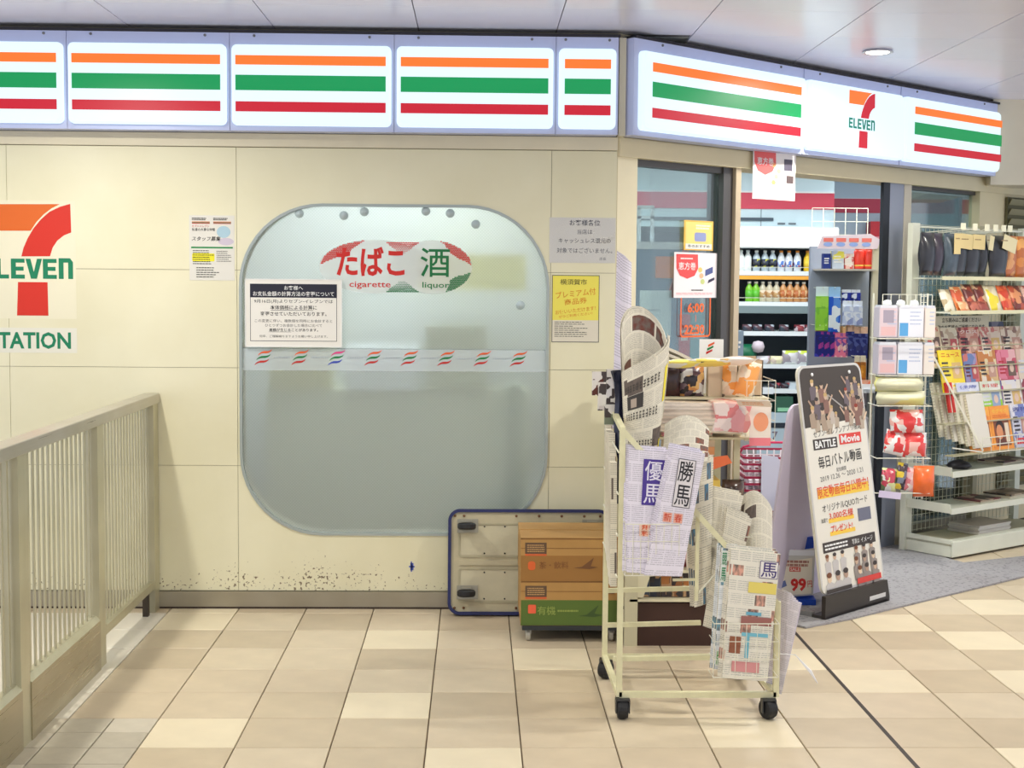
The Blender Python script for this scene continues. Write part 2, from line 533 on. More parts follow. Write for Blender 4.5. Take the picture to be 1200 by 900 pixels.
def seven(parent, x0, z0, H, y, mo, mr, mg, depth=0.0):
    """the numeral with the word across it; x0,z0 lower left, H height"""
    def P(pts):
        return [(x0 + (a + 122) / 588 * H, z0 + (662 - b) / 588 * H) for a, b in pts]
    def q(name, pts, m):
        mb = MB(); pp = P(pts)
        mb.add([(a, y, b) for a, b in pp], [tuple(range(len(pp)))])
        mb.build(name, m, parent)
    q('numeral_bar', [(-122, 78), (305, 74), (262, 96), (220, 128), (182, 168), (150, 215), (-122, 217)], mo)
    q('numeral_curve', [(360, 72), (363, 222), (325, 237), (290, 265), (265, 302), (250, 348), (100, 350), (112, 305), (134, 255), (165, 203), (205, 155), (250, 115), (305, 88)], mr)
    q('numeral_foot', [(80, 485), (235, 485), (237, 662), (72, 662)], mr)
    tx = P([(-118, 467), (370, 362)])
    gx0, gx1, gz0, gz1 = tx[0][0], tx[1][0], tx[0][1], tx[1][1]
    h = gz1 - gz0; W = gx1 - gx0; cw = W * .148; gap = W * .022
    def bars(x, rs):
        mb = MB()
        for a, b, c_, d in rs:
            mb.rect(x + a * cw, gz0 + b * h, x + c_ * cw, gz0 + d * h, y)
        mb.build('letter', mg, parent)
    Eb = [(0, 0, .36, 1), (.36, 0, 1, .20), (.36, .40, .92, .60), (.36, .80, 1, 1)]
    x = gx0
    bars(x, Eb); x += cw + gap
    bars(x, [(0, 0, .36, 1), (.36, 0, .95, .20)]); x += cw * .95 + gap
    bars(x, Eb); x += cw + gap * .4
    vw = cw * 1.2
    MB().add([(x, y, gz1), (x + vw * .30, y, gz1), (x + vw * .5, y, gz0 + h * .34), (x + vw * .70, y, gz1), (x + vw, y, gz1), (x + vw * .68, y, gz0), (x + vw * .32, y, gz0)], [tuple(range(7))]).build('letter', mg, parent)
    x += vw + gap * .4
    bars(x, Eb); x += cw + gap
    cw = gx1 - x
    mb = MB()
    mb.add([(x, y, gz0), (x + cw * .34, y, gz0), (x + cw * .34, y, gz1 - h * .18), (x + cw * .66, y, gz1 - h * .18), (x + cw * .66, y, gz0), (x + cw, y, gz0), (x + cw, y, gz1 - h * .16), (x + cw * .80, y, gz1 + h * .04), (x, y, gz1 + h * .04)], [tuple(range(9))])
    mb.build('letter', mg, parent)

ORD = ('first', 'second', 'third', 'fourth', 'fifth', 'sixth', 'seventh', 'eighth', 'ninth', 'tenth', 'eleventh', 'twelfth', 'thirteenth', 'fourteenth')

# ================================================================== SETTING
TH = R_(41.5)
FO = Vector((0.468, 0, 0)); FU = Vector((math.cos(TH), math.sin(TH), 0)); FN = Vector((-math.sin(TH), math.cos(TH), 0))
def fac(s, o, z=0.0):
    return FO + FU * s + FN * o + Vector((0, 0, z))
CH = 2.55                     # ceiling height
HEAD = 2.018                  # underside of the header beam
rnd = random.Random(11)

# ---- floor and its tiles
floor = struct(MB().box(-4.2, -2.75, -0.16, 4.6, 7.4, -0.008).build('floor', M((112, 98, 80), 0.8)))
def tile_surface():
    m, nt, N, L, b = nodes_of('tile_field')
    tc = N.new('ShaderNodeTexCoord'); br = N.new('ShaderNodeTexBrick')
    br.offset = 0; br.inputs['Scale'].default_value = 1; br.inputs['Brick Width'].default_value = .3; br.inputs['Row Height'].default_value = .3
    br.inputs['Mortar Size'].default_value = .003
    br.inputs['Color1'].default_value = lin((214, 199, 172)); br.inputs['Color2'].default_value = lin((221, 207, 182)); br.inputs['Mortar'].default_value = lin((120, 104, 84))
    L.new(tc.outputs['Object'], br.inputs['Vector']); L.new(br.outputs['Color'], b.inputs['Base Color']); b.inputs['Roughness'].default_value = .4
    return m
struct(MB().box(-4.2, -8.0, -0.16, 4.6, -2.75, 0.0).build('floor', tile_surface()))
TILE = [M(c, 0.38, var=0.05, scale=9, bump=0.05) for c in ((204, 188, 160), (211, 195, 168), (199, 183, 156), (214, 199, 172))]
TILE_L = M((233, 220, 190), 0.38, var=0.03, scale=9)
TILE_W = M((226, 220, 204), 0.35, var=0.03)
TILE_G = [M(c, 0.5, var=0.05, scale=20) for c in ((196, 188, 168), (186, 178, 160), (204, 196, 178))]
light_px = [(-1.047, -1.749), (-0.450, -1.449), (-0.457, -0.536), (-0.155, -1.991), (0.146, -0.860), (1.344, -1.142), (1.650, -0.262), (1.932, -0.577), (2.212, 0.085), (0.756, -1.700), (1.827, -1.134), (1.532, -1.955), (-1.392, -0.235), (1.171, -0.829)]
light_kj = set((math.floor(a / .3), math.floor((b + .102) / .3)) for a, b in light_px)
def chamfer_tile(x0, y0, x1, y1, h=0.008):
    c = 0.0016
    vs = [(x0, y0, -h), (x1, y0, -h), (x1, y1, -h), (x0, y1, -h), (x0, y0, -c), (x1, y0, -c), (x1, y1, -c), (x0, y1, -c),
          (x0 + c, y0 + c, 0), (x1 - c, y0 + c, 0), (x1 - c, y1 - c, 0), (x0 + c, y1 - c, 0)]
    fs = [(4, 5, 9, 8), (5, 6, 10, 9), (6, 7, 11, 10), (7, 4, 8, 11), (8, 9, 10, 11), (0, 1, 5, 4), (1, 2, 6, 5), (2, 3, 7, 6), (3, 0, 4, 7)]
    return MB().add(vs, fs)
g = 0.0022
proto = {}
def put_tile(kind, w, d, mat, x, y, name):
    k = (kind, round(w, 4), round(d, 4), mat.name)
    if k not in proto:
        o = chamfer_tile(g, g, w - g, d - g).build(name, mat, floor)
        proto[k] = o
    else:
        o = proto[k].copy(); COL.objects.link(o)
    o.location = (x, y, 0)
for j in range(-9, 9):
    y0 = -0.102 + 0.3 * j
    for k in range(-9, 12):
        x0 = 0.3 * k
        cx, cy = x0 + .15, y0 + .15
        rel = Vector((cx, cy, 0)) - FO
        if y0 > -0.2 and (x0 < .45 or rel.dot(FN) > 0.0):
            continue
        if rel.dot(FN) > 0.0 and cx > .46:
            continue
        if cy > 1.9 or (k > 7 and j < -7) or cx > 3.35:
            continue
        if k < -4 and j <= -6:
            for a in range(2):
                for bb in range(2):
                    put_tile('s', .15, .15, rnd.choice(TILE_G), x0 + .15 * a, y0 + .15 * bb, 'small_tile')
            continue
        if k < -5:
            mat = TILE_W
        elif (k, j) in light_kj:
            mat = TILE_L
        else:
            mat = rnd.choice(TILE)
        put_tile('t', .3, .3, mat, x0, y0, 'floor_tile')
# last cut row of tiles against the skirting
for k in range(-9, 2):
    put_tile('c', .3, .094, TILE_L if k == -5 else rnd.choice(TILE), .3 * k, -0.102, 'cut_tile')
# black expansion joint running through the right of the floor
struct(MB().box(1.193, -2.75, -0.004, 1.207, -0.33, 0.0012).build('trim_1', M((52, 42, 38), 0.6)))

# ---- entrance mat
m0 = [fac(.35, .02), fac(2.35, .02), fac(2.15, -.52), fac(2.62, -.66), fac(2.9, -.80), fac(2.06, -.90), fac(.62, -.835), fac(.35, -.80)]
def mat_obj():
    mb = MB()
    n = len(m0)
    mb.add([(p.x, p.y, .0012) for p in m0] + [(p.x, p.y, .009) for p in m0],
           [tuple(range(n - 1, -1, -1)), tuple(range(n, 2 * n))] + [(i, (i + 1) % n, n + (i + 1) % n, n + i) for i in range(n)])
    return mb.build('entrance_mat', specks((158, 156, 158), (126, 124, 126), 60, .66))
tag(mat_obj(), 'large grey carpet mat on the floor in front of the shop entrance', 'mat')

# ---- ceiling
ceiling = struct(MB().box(-4.2, -8.0, CH + .012, 4.6, 2.6, CH + .10).build('ceiling', M((120, 118, 125), 0.6)))
CP = [M(c, 0.22, spec=0.6, var=.01) for c in ((236, 237, 255), (232, 233, 254), (238, 237, 255))]
xs = [-2.90, -2.28, -1.655, -1.03, -.408, .19, .79, 1.40, 2.02, 2.64, 3.26]
ys = [-2.26, -1.69, -1.12, -.55, .02, .59, 1.16, 1.73, 2.3]
for i in range(len(xs) - 1):
    for j in range(len(ys) - 1):
        cx, cy = (xs[i] + xs[i + 1]) / 2, (ys[j] + ys[j + 1]) / 2
        if (cy > .1 and cx < .5) or (cx > .5 and (Vector((cx, cy, 0)) - FO).dot(FN) > .45):
            continue
        MB().box(xs[i] + .0022, ys[j] + .0010, CH, xs[i + 1] - .0022, ys[j + 1] - .0010, CH + .012).build('ceiling_panel', rnd.choice(CP), ceiling)

def downlight(x, y, label):
    t = thing('downlight', label, 'ceiling light', (x, y, CH))
    MB().lathe([(.062, -.001), (.072, -.006), (.070, -.010), (.056, -.008)], n=28).build('trim_ring', M((214, 216, 226), .3), t, smooth=True)
    MB().lathe([(.054, -.0085), (.050, -.0105)], n=28).build('lens', M((255, 246, 228), emit=5.0), t)
downlight(1.71, .37, 'round recessed downlight in the ceiling above the shop entrance')
downlight(-1.83, -1.25, 'round recessed downlight in the ceiling above the steel railing')

# ---- left wall with its panels and the rounded window opening
WX0, WX1, WZ0, WZ1, WR = -1.190, 0.168, 0.333, 1.795, 0.36
def hole(z):
    """half-open interval of the window opening at height z"""
    if z <= WZ0 or z >= WZ1:
        return None
    d = 0
    if z < WZ0 + WR:
        t = WZ0 + WR - z; d = WR - math.sqrt(max(0, WR * WR - t * t))
    if z > WZ1 - WR:
        t = z - (WZ1 - WR); d = WR - math.sqrt(max(0, WR * WR - t * t))
    return WX0 + d, WX1 - d
wall = MB()
def wall_ring(mb, x0, z0, x1, z1, yf, yb):
    """flat slab with the window cut out, as stacked strips"""
    zs = [z0, z1]
    n = 14
    for k in range(n + 1):
        a = R_(90 * k / n)
        zs += [WZ0 + WR - WR * math.cos(a), WZ1 - WR + WR * math.cos(a)]
    zs = sorted(set(round(z, 5) for z in zs if z0 <= z <= z1))
    for a, b in zip(zs[:-1], zs[1:]):
        ha, hb = hole(a + 1e-6), hole(b - 1e-6)
        if not ha or not hb:
            mb.box(x0, yf, a, x1, yb, b); continue
        for side in (0, 1):
            if side == 0:
                p = [(x0, a), (ha[0], a), (hb[0], b), (x0, b)]
                if ha[0] - x0 < 1e-4 and hb[0] - x0 < 1e-4:
                    continue
            else:
                p = [(ha[1], a), (x1, a), (x1, b), (hb[1], b)]
                if x1 - ha[1] < 1e-4 and x1 - hb[1] < 1e-4:
                    continue
            p = [(min(max(q[0], x0), x1), q[1]) for q in p]
            mb.prism(p, yf, yb)
    return mb
wall_ring(wall, -4.2, 0.0, .468, CH, .006, .14)
wall_left = struct(wall.build('wall_left', M((160, 152, 126), .7)))
colx = [-4.2, -3.2, -2.2, -1.2035, .177, .4665]
rowz = [.078, .640, 1.075, 1.505, 2.040]
for i in range(5):
    for j in range(4):
        mb = MB()
        x0, x1, z0, z1 = colx[i] + .0010, colx[i + 1] - .0010, rowz[j] + .0010, rowz[j + 1] - .0010
        if i == 3:
            wall_ring(mb, x0, z0, x1, z1, 0, .006)
        else:
            mb.box(x0, 0, z0, x1, .006, z1)
        mb.build('wall_panel', WALL, wall_left)
MB().box(-4.2, -.004, 2.043, .468, .006, 2.10).build('cornice_panel', BEIGE, wall_left)
# skirting
base = struct(MB().box(-4.2, -.016, 0, .46, .0, .076).build('baseboard_left', STEEL_X))
MB().box(-4.2, -.018, .0, .46, -.016, .008).build('dark_foot_strip', M((60, 48, 38), .7), base)  # thin dark strip along the foot of the skirting
# blue scrawl low on the wall
MB().rect(-.438, .172, -.424, .205, -.0008).rect(-.444, .185, -.419, .192, -.0008).rect(-.436, .165, -.431, .212, -.0008).build('scuff_mark', M((90, 110, 205), .7), wall_left)

# ---- the window: frame, wired glass, film band, prints, and what shows through it
def ring(x0, z0, x1, z1, r, t, y0, y1, name, mat, parent):
    a = rrect(x0, z0, x1, z1, r, 12); b = rrect(x0 + t, z0 + t, x1 - t, z1 - t, r - t, 12)
    n = len(a); mb = MB()
    vs = [(p[0], y0, p[1]) for p in a] + [(p[0], y0, p[1]) for p in b] + [(p[0], y1, p[1]) for p in a] + [(p[0], y1, p[1]) for p in b]
    fs = []
    for i in range(n):
        j = (i + 1) % n
        fs += [(i, j, n + j, n + i), (n + i, n + j, 3 * n + j, 3 * n + i), (2 * n + j, 2 * n + i, 3 * n + i, 3 * n + j), (j, i, 2 * n + i, 2 * n + j)]
    return mb.add(vs, fs).build(name, mat, parent)
window = struct(MB().prism(rrect(WX0 + .004, WZ0 + .004, WX1 - .004, WZ1 - .004, WR - .004, 12), .010, .016).build('window_1', FROST))
ring(WX0 - .004, WZ0 - .004, WX1 + .004, WZ1 + .004, WR + .004, .012, -.006, .02, 'window_frame', M((172, 182, 180), .4, .4), window)
WIN_Y = .0092
filmw = M((226, 236, 242), .35, key='film')
nt = filmw.node_tree; nt.nodes['Principled BSDF'].inputs['Alpha'].default_value = .45
patch(window, WX0 + .006, 1.064, WX1 - .006, 1.160, filmw, WIN_Y, 'film_band')
patch(window, WX0 + .006, 1.1605, WX1 - .006, 1.163, M((150, 160, 165), .5), WIN_Y - .0002, 'film_edge')
# oval badge behind the lettering
badge = M((222, 226, 222), .4, key='badge'); badge.node_tree.nodes['Principled BSDF'].inputs['Alpha'].default_value = .6
patch(window, 0, 0, 0, 0, badge, WIN_Y, 'print_oval', pts=disc_pts(-.60, 1.525, .245, .118, 32))
patch(window, 0, 0, 0, 0, badge, WIN_Y + .0001, 'print_oval', pts=disc_pts(-.345, 1.525, .175, .118, 32))
RINK = M((208, 34, 26), .5); GINK = M((14, 116, 62), .5)
text(window, 'たばこ', -.618, 1.548, .130, RINK, WIN_Y - .001, bold=.03, w=.300, name='lettering')
text(window, '酒', -.333, 1.546, .128, GINK, WIN_Y - .001, bold=.012, w=.130, name='lettering')
text(window, 'cigarette', -.620, 1.443, .034, RINK, WIN_Y - .001, bold=.008, w=.182)
text(window, 'liquor', -.330, 1.443, .033, GINK, WIN_Y - .001, bold=.008, w=.118)
def halftone(x0, x1, zt, zb, f, mat):
    """little dots that shrink away from the edge; f(x,z) says how big"""
    mb = MB(); st = .0062
    nx = int((x1 - x0) / st)
    for i in range(nx):
        for j in range(int(abs(zt - zb) / st)):
            x = x0 + i * st + (j % 2) * st / 2; z = min(zt, zb) + j * st
            r = f(x, z)
            if r > .0008:
                mb.add([(x - r, WIN_Y - .0006, z), (x, WIN_Y - .0006, z - r), (x + r, WIN_Y - .0006, z), (x, WIN_Y - .0006, z + r)], [(0, 1, 2, 3)])
    mb.build('print_dots', mat, window)['kind'] = 'stuff'
def tri(cx, zt, hw, hh, sg):
    def f(x, z):
        d = (zt - z) * sg
        if d < 0 or d > hh:
            return 0
        w = hw * (1 - d / hh)
        return .0042 * (1 - d / hh * .6) if abs(x - cx) < w else 0
    return f
halftone(-.560, -.400, 1.637, 1.575, tri(-.478, 1.637, .078, .062, 1), RINK)
halftone(-.560, -.395, 1.470, 1.410, tri(-.478, 1.411, .078, .060, -1), GINK)
def arc(cx, cz, rx, rz, a0, a1, t):
    def f(x, z):
        dx, dz = (x - cx) / rx, (z - cz) / rz
        r = math.hypot(dx, dz); a = math.degrees(math.atan2(dz, dx)) % 360
        if a0 <= a <= a1 and 1 - t * math.sin(math.pi * (a - a0) / (a1 - a0)) <= r <= 1:
            return .0040
        return 0
    return f
halftone(-.85, -.60, 1.65, 1.52, arc(-.60, 1.525, .238, .116, 100, 176, .28), RINK)
halftone(-.36, -.15, 1.65, 1.52, arc(-.345, 1.525, .172, .116, 4, 78, .30), RINK)
halftone(-.36, -.15, 1.53, 1.40, arc(-.345, 1.525, .172, .116, 290, 350, .34), GINK)
# little three-stripe marks along the film band
so, sg_, sr = M((226, 92, 40), .5), M((10, 122, 60), .5), M((196, 38, 30), .5)
su, sb = M((222, 60, 130), .5), M((50, 70, 180), .5)
for i in range(8):
    x = -1.082 + i * .1613
    cols = (so, sg_, sr) if i != 2 else (su, sg_, sb)
    for r_, mt in enumerate(cols):
        zc = 1.141 - r_ * .021; xo = x - r_ * .007
        pts = [(xo - .034 + .06 * q / 6, zc - .013 + .022 * q / 6 + .004 * math.sin(q)) for q in range(7)]
        p2 = [(a + .006, b + .0095) for a, b in reversed(pts)]
        patch(window, 0, 0, 0, 0, mt, WIN_Y - .001, 'stripe_mark', pts=pts + p2)
    if i < 7:
        lines(window, x + .042, 1.118, x + .118, 1.126, 1, M((168, 178, 186), .6), WIN_Y - .0006, .7, 0.05, rnd=rnd)

# things dimly seen through the frosted window (the back of the till area)
back = struct(box('trim_2', None, -1.9, 1.25, 0, .30, 1.30, 2.4, M((222, 226, 224), .6)))
cab = thing('back_shelf', 'pale shelf unit dimly seen through the frosted window', 'shelf', (-.5, .82, 0))
MB().box(-.70, 0, 0, .62, .30, .92).build('carcass', M((226, 230, 208), .6), cab)
MB().box(-.30, -.06, .92, .06, .26, 1.13).build('paper_tray', M((236, 242, 246), .6), cab)
MB().box(.10, -.04, .92, .40, .26, 1.24).build('carton', M((196, 200, 172), .6), cab)
MB().box(-.68, -.02, .92, -.38, .22, 1.15).build('carton', M((208, 204, 150), .6), cab)
MB().box(.05, .1, 1.42, .60, .25, 1.60).build('notice_strip', M((232, 228, 160), .6), cab)
MB().box(.50, -.10, 0, .58, .2, .95).build('side_panel', M((176, 186, 168), .6), cab)
# suction cups stuck on the inside of the glass
for i, (px, pz) in enumerate(((-.93, 1.755), (-.735, 1.748), (-.645, 1.765), (-.375, 1.770), (-.268, 1.762), (-.155, 1.715), (.045, 1.36))):
    t = tag(MB().lathe([(.004, -.012), (.010, -.008), (.020, 0)], px, .006, pz, 12, axis='y').build('suction_cup', M((186, 202, 204), .4)),
            'small round suction cup behind the frosted window, ' + ORD[i] + ' from the left', 'suction cup', 'suction cups on the frosted window')

# ---- facade on the right, in its own slanted frame
def fbox(name, s0, o0, z0, s1, o1, z1, mat, kind=True, bevel=0.0, parent=None):
    o = MB().box(s0, o0, z0, s1, o1, z1).build(name, mat, parent, bevel=bevel)
    if not parent:
        o.location = FO; o.rotation_euler = (0, 0, TH)
    if kind and not parent:
        o['kind'] = 'structure'
    return o
BEIGE_D = M((222, 210, 172), .5, var=.02)
col_ = fbox('wall_right', 0, .0, 0, .130, .22, HEAD, M((232, 222, 188), .45, var=.02))
fbox('wall_right', 3.145, .0, 0, 4.6, .07, HEAD, BEIGE_D)
fbox('wall_right', 0, .0, 2.10, 4.6, .12, CH, BEIGE_D)
fbox('trim_3', 0.0, -.012, HEAD, 4.6, .16, 2.10, BEIGE_D)
DG = M((92, 90, 88), .4, .5); GREYM = M((150, 156, 170), .35, .35)
fbox('trim_4', .765, .02, 0, .835, .12, HEAD, M((88, 86, 86), .4, .4))
fbox('trim_5', .835, .0, 0, .875, .12, HEAD, M((196, 180, 152), .45, .2))
fbox('trim_6', 2.118, .0, 0, 2.180, .02, HEAD, M((34, 38, 48), .4, .2))
fbox('trim_7', 2.180, .0, 0, 2.320, .06, HEAD, GREYM)
fbox('trim_8', 2.320, -.004, 0, 2.390, .05, HEAD, M((198, 190, 172), .45, .1))
fbox('baseboard_right', .130, .0, 0, .765, .10, .10, STEEL_X)
w2 = fbox('window_2', .130, .05, .10, .765, .058, HEAD - .03, GLASS)
fbox('window_frame', .130, .03, HEAD - .03, .765, .08, HEAD, DG, parent=w2, kind=False)
w3 = fbox('window_3', 2.390, .05, .10, 3.145, .058, HEAD - .02, GLASS)
fbox('window_frame', 2.390, .03, HEAD - .02, 3.145, .08, HEAD, DG, parent=w3, kind=False)
fbox('baseboard_right', 2.390, .0, 0, 3.145, .10, .10, STEEL_X)
# automatic sliding door leaf parked behind the pillar
d1 = fbox('door_1', 2.34, .062, .01, 3.05, .080, HEAD - .03, GLASS)
for a in ((2.34, 2.385), (3.005, 3.05)):
    fbox('door_stile', a[0], .060, .01, a[1], .084, HEAD - .03, GREYM, parent=d1, kind=False)
fbox('door_rail', 2.385, .060, .01, 3.005, .084, .11, GREYM, parent=d1, kind=False)
# bulkhead at the far right, level with the sign's end
struct(MB().box(2.86, 2.02, 2.055, 4.6, 2.30, CH).build('wall_far', M((228, 220, 196), .5, var=.02)))
# louvres under the bulkhead
lv = thing('louvre_panel', 'dark slatted louvre panel on the wall at the far right edge', 'louvre', fac(3.44, -.02, .22), TH)
box('backing', lv, 0, .0, 0, .7, .012, 1.78, M((96, 92, 62), .6))
for k in range(30):
    MB().obox(Matrix.Translation((.35, -.012, .04 + k * .059)) @ Matrix.Rotation(R_(30), 4, 'X'), .68, .004, .040).build('slat', M((138, 130, 92), .5, .2), lv)

# ---- shop interior
IW = M((206, 224, 232), .55)
struct(MB().box(-2.4, 7.0, 0, 6.6, 7.1, 2.8).build('wall_back', M((190, 206, 218), .6)))
struct(MB().box(-2.4, .14, 2.56, 6.6, 7.1, 2.62).build('ceiling', M((222, 230, 234), .6))).location = (0, 0, .001)
struct(MB().box(-2.5, .14, 0, -2.4, 7.1, 2.6).build('wall_west', IW))
struct(MB().box(6.6, 2.6, 0, 6.7, 7.1, 2.6).build('wall_east', IW))
STR = M((214, 70, 92), .5)
struct(MB().box(-2.4, 6.992, 2.136, 6.6, 7.0, 2.268).build('trim_9', M((196, 58, 84), .5)))
struct(MB().box(-2.4, 6.99, 2.268, 6.6, 7.0, 2.274).build('trim_10', M((225, 225, 230), .5)))
sof = struct(MB().box(-1.2, 5.45, 1.93, 2.805, 7.0, 2.55).build('wall_soffit', M((206, 226, 234), .5)))
struct(MB().box(-1.2, 5.44, 2.082, 2.805, 5.45, 2.215).build('trim_11', STR))
struct(MB().box(-1.2, 5.435, 2.215, 2.805, 5.45, 2.228).build('trim_12', M((238, 238, 240), .5)))
MB().box(2.2 - .004, 5.446, 1.93, 2.2 + .004, 5.45, 2.08).build('panel_joint', M((150, 165, 175), .6), sof)
MB().box(1.2, 5.43, 1.985, 2.30, 5.45, 2.01).build('air_slot', M((70, 84, 96), .6), sof)
MB().box(2.34, 5.44, 1.955, 2.40, 5.45, 1.970).box(2.43, 5.44, 1.955, 2.49, 5.45, 1.970).build('vent', M((110, 120, 128), .6), sof)

# ================================================================== LIGHT BOXES
PAN = M((226, 246, 255), .3, emit=.93)
PAN2 = M((214, 248, 255), .3, emit=1.2)
SO = M((252, 122, 42), .35, emit=.86); SGN = M((0, 152, 84), .35, emit=.84); SRD = M((206, 24, 48), .35, emit=.80)
FR_HALO = M((196, 204, 238), .35, .1)  # blue halo of the lit faces put into the case colour
def light_box(label, loc, rotz, w, stripes, pan_x, parts=None, depth=.085, z0=2.103, z1=2.518, group=None):
    """a shallow metal case with a raised lit acrylic tray; x from 0 to w, front at y=-.10"""
    t = thing('sign_light_box', label, 'light box sign', loc, rotz, group)
    MB().box(.001, -.085, z0, w - .001, .0, z1).build('case', FR_HALO, t)
    for (a, b) in pan_x:
        mb = MB(); r = .022
        p0 = rrect(a, z0 + .022, b, z1 - .052, r, 5); p1 = rrect(a + .010, z0 + .030, b - .010, z1 - .060, r, 5)
        n = len(p0)
        vs = [(x, -.085, z) for x, z in p0] + [(x, -.106, z) for x, z in p0] + [(x, -.118, z) for x, z in p1]
        fs = [((i + 1) % n, i, n + i, n + (i + 1) % n) for i in range(n)] + [(n + (i + 1) % n, n + i, 2 * n + i, 2 * n + (i + 1) % n) for i in range(n)]
        fs.append(tuple(range(2 * n, 3 * n)))
        mb.add(vs, fs).build('lit_face', PAN, t)
    for (a, b) in stripes:
        for name, za, zb, m in (('orange_stripe', 2.379, 2.419, SO), ('green_stripe', 2.271, 2.336, SGN), ('red_stripe', 2.181, 2.224, SRD)):
            patch(t, a, za, b, zb, m, -.1195, name)
    for q in (w * .15, w * .85):
        MB().lathe([(.006, 0), (.006, -.004), (.003, -.006)], q, -.085, z1 - .012, 8, axis='y').build('screw', M((120, 120, 125), .4, .6), t)
    return t
LB = 'striped light boxes above the cream wall'
edges = [-2.545, -1.909, -1.215, -.510, .187, .458]
names = ['three-striped light box sign cut off by the left edge of the photo',
         'three-striped light box sign above the recruitment notice',
         'three-striped light box sign above the left half of the frosted window',
         'three-striped light box sign above the right half of the frosted window',
         'narrowest light box sign with three stripes, just left of the shop corner']
for i in range(5):
    w = edges[i + 1] - edges[i]
    m_ = .012
    light_box(names[i], (edges[i], 0, 0), 0, w, [(.030 if i < 4 else .036, w - .034 if i < 4 else w - .036)], [(m_, w - m_)], group=LB)
a = light_box('slanted light box sign with three stripes, left of the lit numeral over the entrance', fac(-.02, -.02), TH, 1.235, [(.085, 1.175)], [(.03, 1.225)])
b = light_box('white light box sign with the numeral and word over the shop entrance', fac(1.22, -.02), TH, .87, [], [(.006, .862)])
seven(b, 1.560 - 1.22, 2.163, .285, -.1195, SO, SRD, M((0, 140, 120), .4, emit=.55))
c = light_box('slanted light box sign with three stripes, at the right end over the entrance', fac(2.095, -.02), TH, 1.03, [(.085, 1.025)], [(.008, 1.022)])
# dark gap and end cap between the two runs of signs
struct(MB().box(.462, -.07, 2.10, .492, .0, 2.52).build('trim_13', M((206, 200, 178), .5)))
struct(MB().box(-4.2, -.085, 2.520, .466, .0, 2.532).build('trim_14', M((40, 38, 46), .6)))
fbox('trim_15', .0, -.10, 2.520, 3.2, -.02, 2.532, M((40, 38, 46), .6))

# ================================================================== RAILING
rail = thing('steel_railing', 'brushed stainless steel railing with thin upright bars, left of the frosted window', 'railing', (-1.578, 0, 0))
RX = 0.0
posts = [-.055, -.965, -1.875, -2.785]
for i, y in enumerate(posts):
    w = .062
    MB().box(-.026, y - .045, 0.0, .026, y + .045, .925).build('post', STEEL, rail)
mb = MB().box(-.034, -2.84, .918, .034, -.008, .962)
mb.build('top_rail', brushed((205, 200, 190), .3, axis=1), rail, bevel=.004)
for i in range(3):
    ya, yb = posts[i + 1] + .045, posts[i] - .045
    zb = .135 if i == 0 else .20
    if i == 0:
        MB().box(-.022, ya, .105, .022, yb, .140).build('bottom_rail', STEEL, rail)
        MB().box(-.012, yb - .075, 0, .012, yb - .045, .105).build('foot', M((70, 62, 52), .5, .5), rail)
    else:
        MB().box(-.026, ya, .0, .030, yb, .188).build('kick_plate', brushed((186, 176, 150), .28, axis=1), rail)
        MB().prism([(-.026, .188), (.030, .188), (.012, .205), (-.012, .205)], ya, yb).build('sill', STEEL, rail)
    n = 17 if i == 0 else 15
    for k in range(n):
        y = ya + (yb - ya) * (k + .5) / n
        MB().box(-.003, y - .007, zb, .003, y + .007, .918).build('baluster', STEEL, rail)

# ================================================================== PAPERS ON THE WALL
def paper(name, label, cat, x0, z0, x1, z1, y, col=(240, 238, 232), thick=.0012, rotz=0.0, group=None, loc=None, mat=None):
    """a flat sheet; local origin at its lower left, printed side towards -y"""
    t = thing(name, label, cat, loc if loc is not None else (x0, y, z0), rotz, group)
    w, h = x1 - x0, z1 - z0
    MB().box(0, 0, 0, w, thick, h).build('sheet', mat or M(col, .6), t)
    return t, w, h
# big numeral decal
t, w, h = paper('wall_decal', 'large orange and red numeral decal with a green word, on the cream wall', 'decal', -2.345, 1.285, -1.905, 1.80, -.0006, (232, 224, 194), thick=.0004, mat=M((236, 231, 203), .45))
seven(t, .02, .0135, .487, -.0006, ORANGE_P, M((212, 44, 24), .5), GREEN_P)
t, w, h = paper('wall_decal', 'white strip decal with green capital letters under the big numeral', 'decal', -2.36, 1.135, -1.905, 1.245, -.0006, (232, 230, 214), thick=.0004)
text(t, 'STATION', .429, .0545, .074, GREEN_P, -.0007, 'L', bold=.028, w=.355, name='lettering').location = (-.355, 0, 0)
# recruitment notice
t, w, h = paper('paper_notice', 'white staff recruitment notice with a yellow highlight, left of the frosted window', 'notice', -1.410, 1.459, -1.213, 1.743, -.0013, (226, 224, 214))
for x in (.012, .105):
    lines(t, x, .262, x + .07, .274, 2, INK, -.0006, .6, .2, rnd=rnd)
    for q, m in enumerate((ORANGE_P, GREEN_P, RED)):
        patch(t, x, .254 - .0035 * q, x + .078, .257 - .0035 * q, m, -.0006)
text(t, 'セブン‐イレブン', .012, .237, .010, RED, -.0006, 'L', .01, w=.075)
text(t, '私達の大事な仲間', .012, .222, .013, INK, -.0006, 'L', .015, w=.10)
text(t, 'スタッフ募集', .012, .182, .020, INK, -.0006, 'L', .025, w=.125, italic=.2)
patch(t, 0, 0, 0, 0, M((172, 204, 218), .6), -.0004, 'print_disc', pts=disc_pts(.150, .212, .030, .026))
patch(t, 0, 0, 0, 0, M((206, 196, 210), .6), -.0005, 'print_disc', pts=disc_pts(.160, .170, .034, .016))
patch(t, .008, .140, .190, .147, M((30, 140, 72), .6), -.0006)
patch(t, .012, .083, .110, .118, M((236, 228, 40), .6), -.0004, r=.006)
lines(t, .015, .068, .108, .134, 7, INK, -.0007, .35, .25, rnd=rnd)
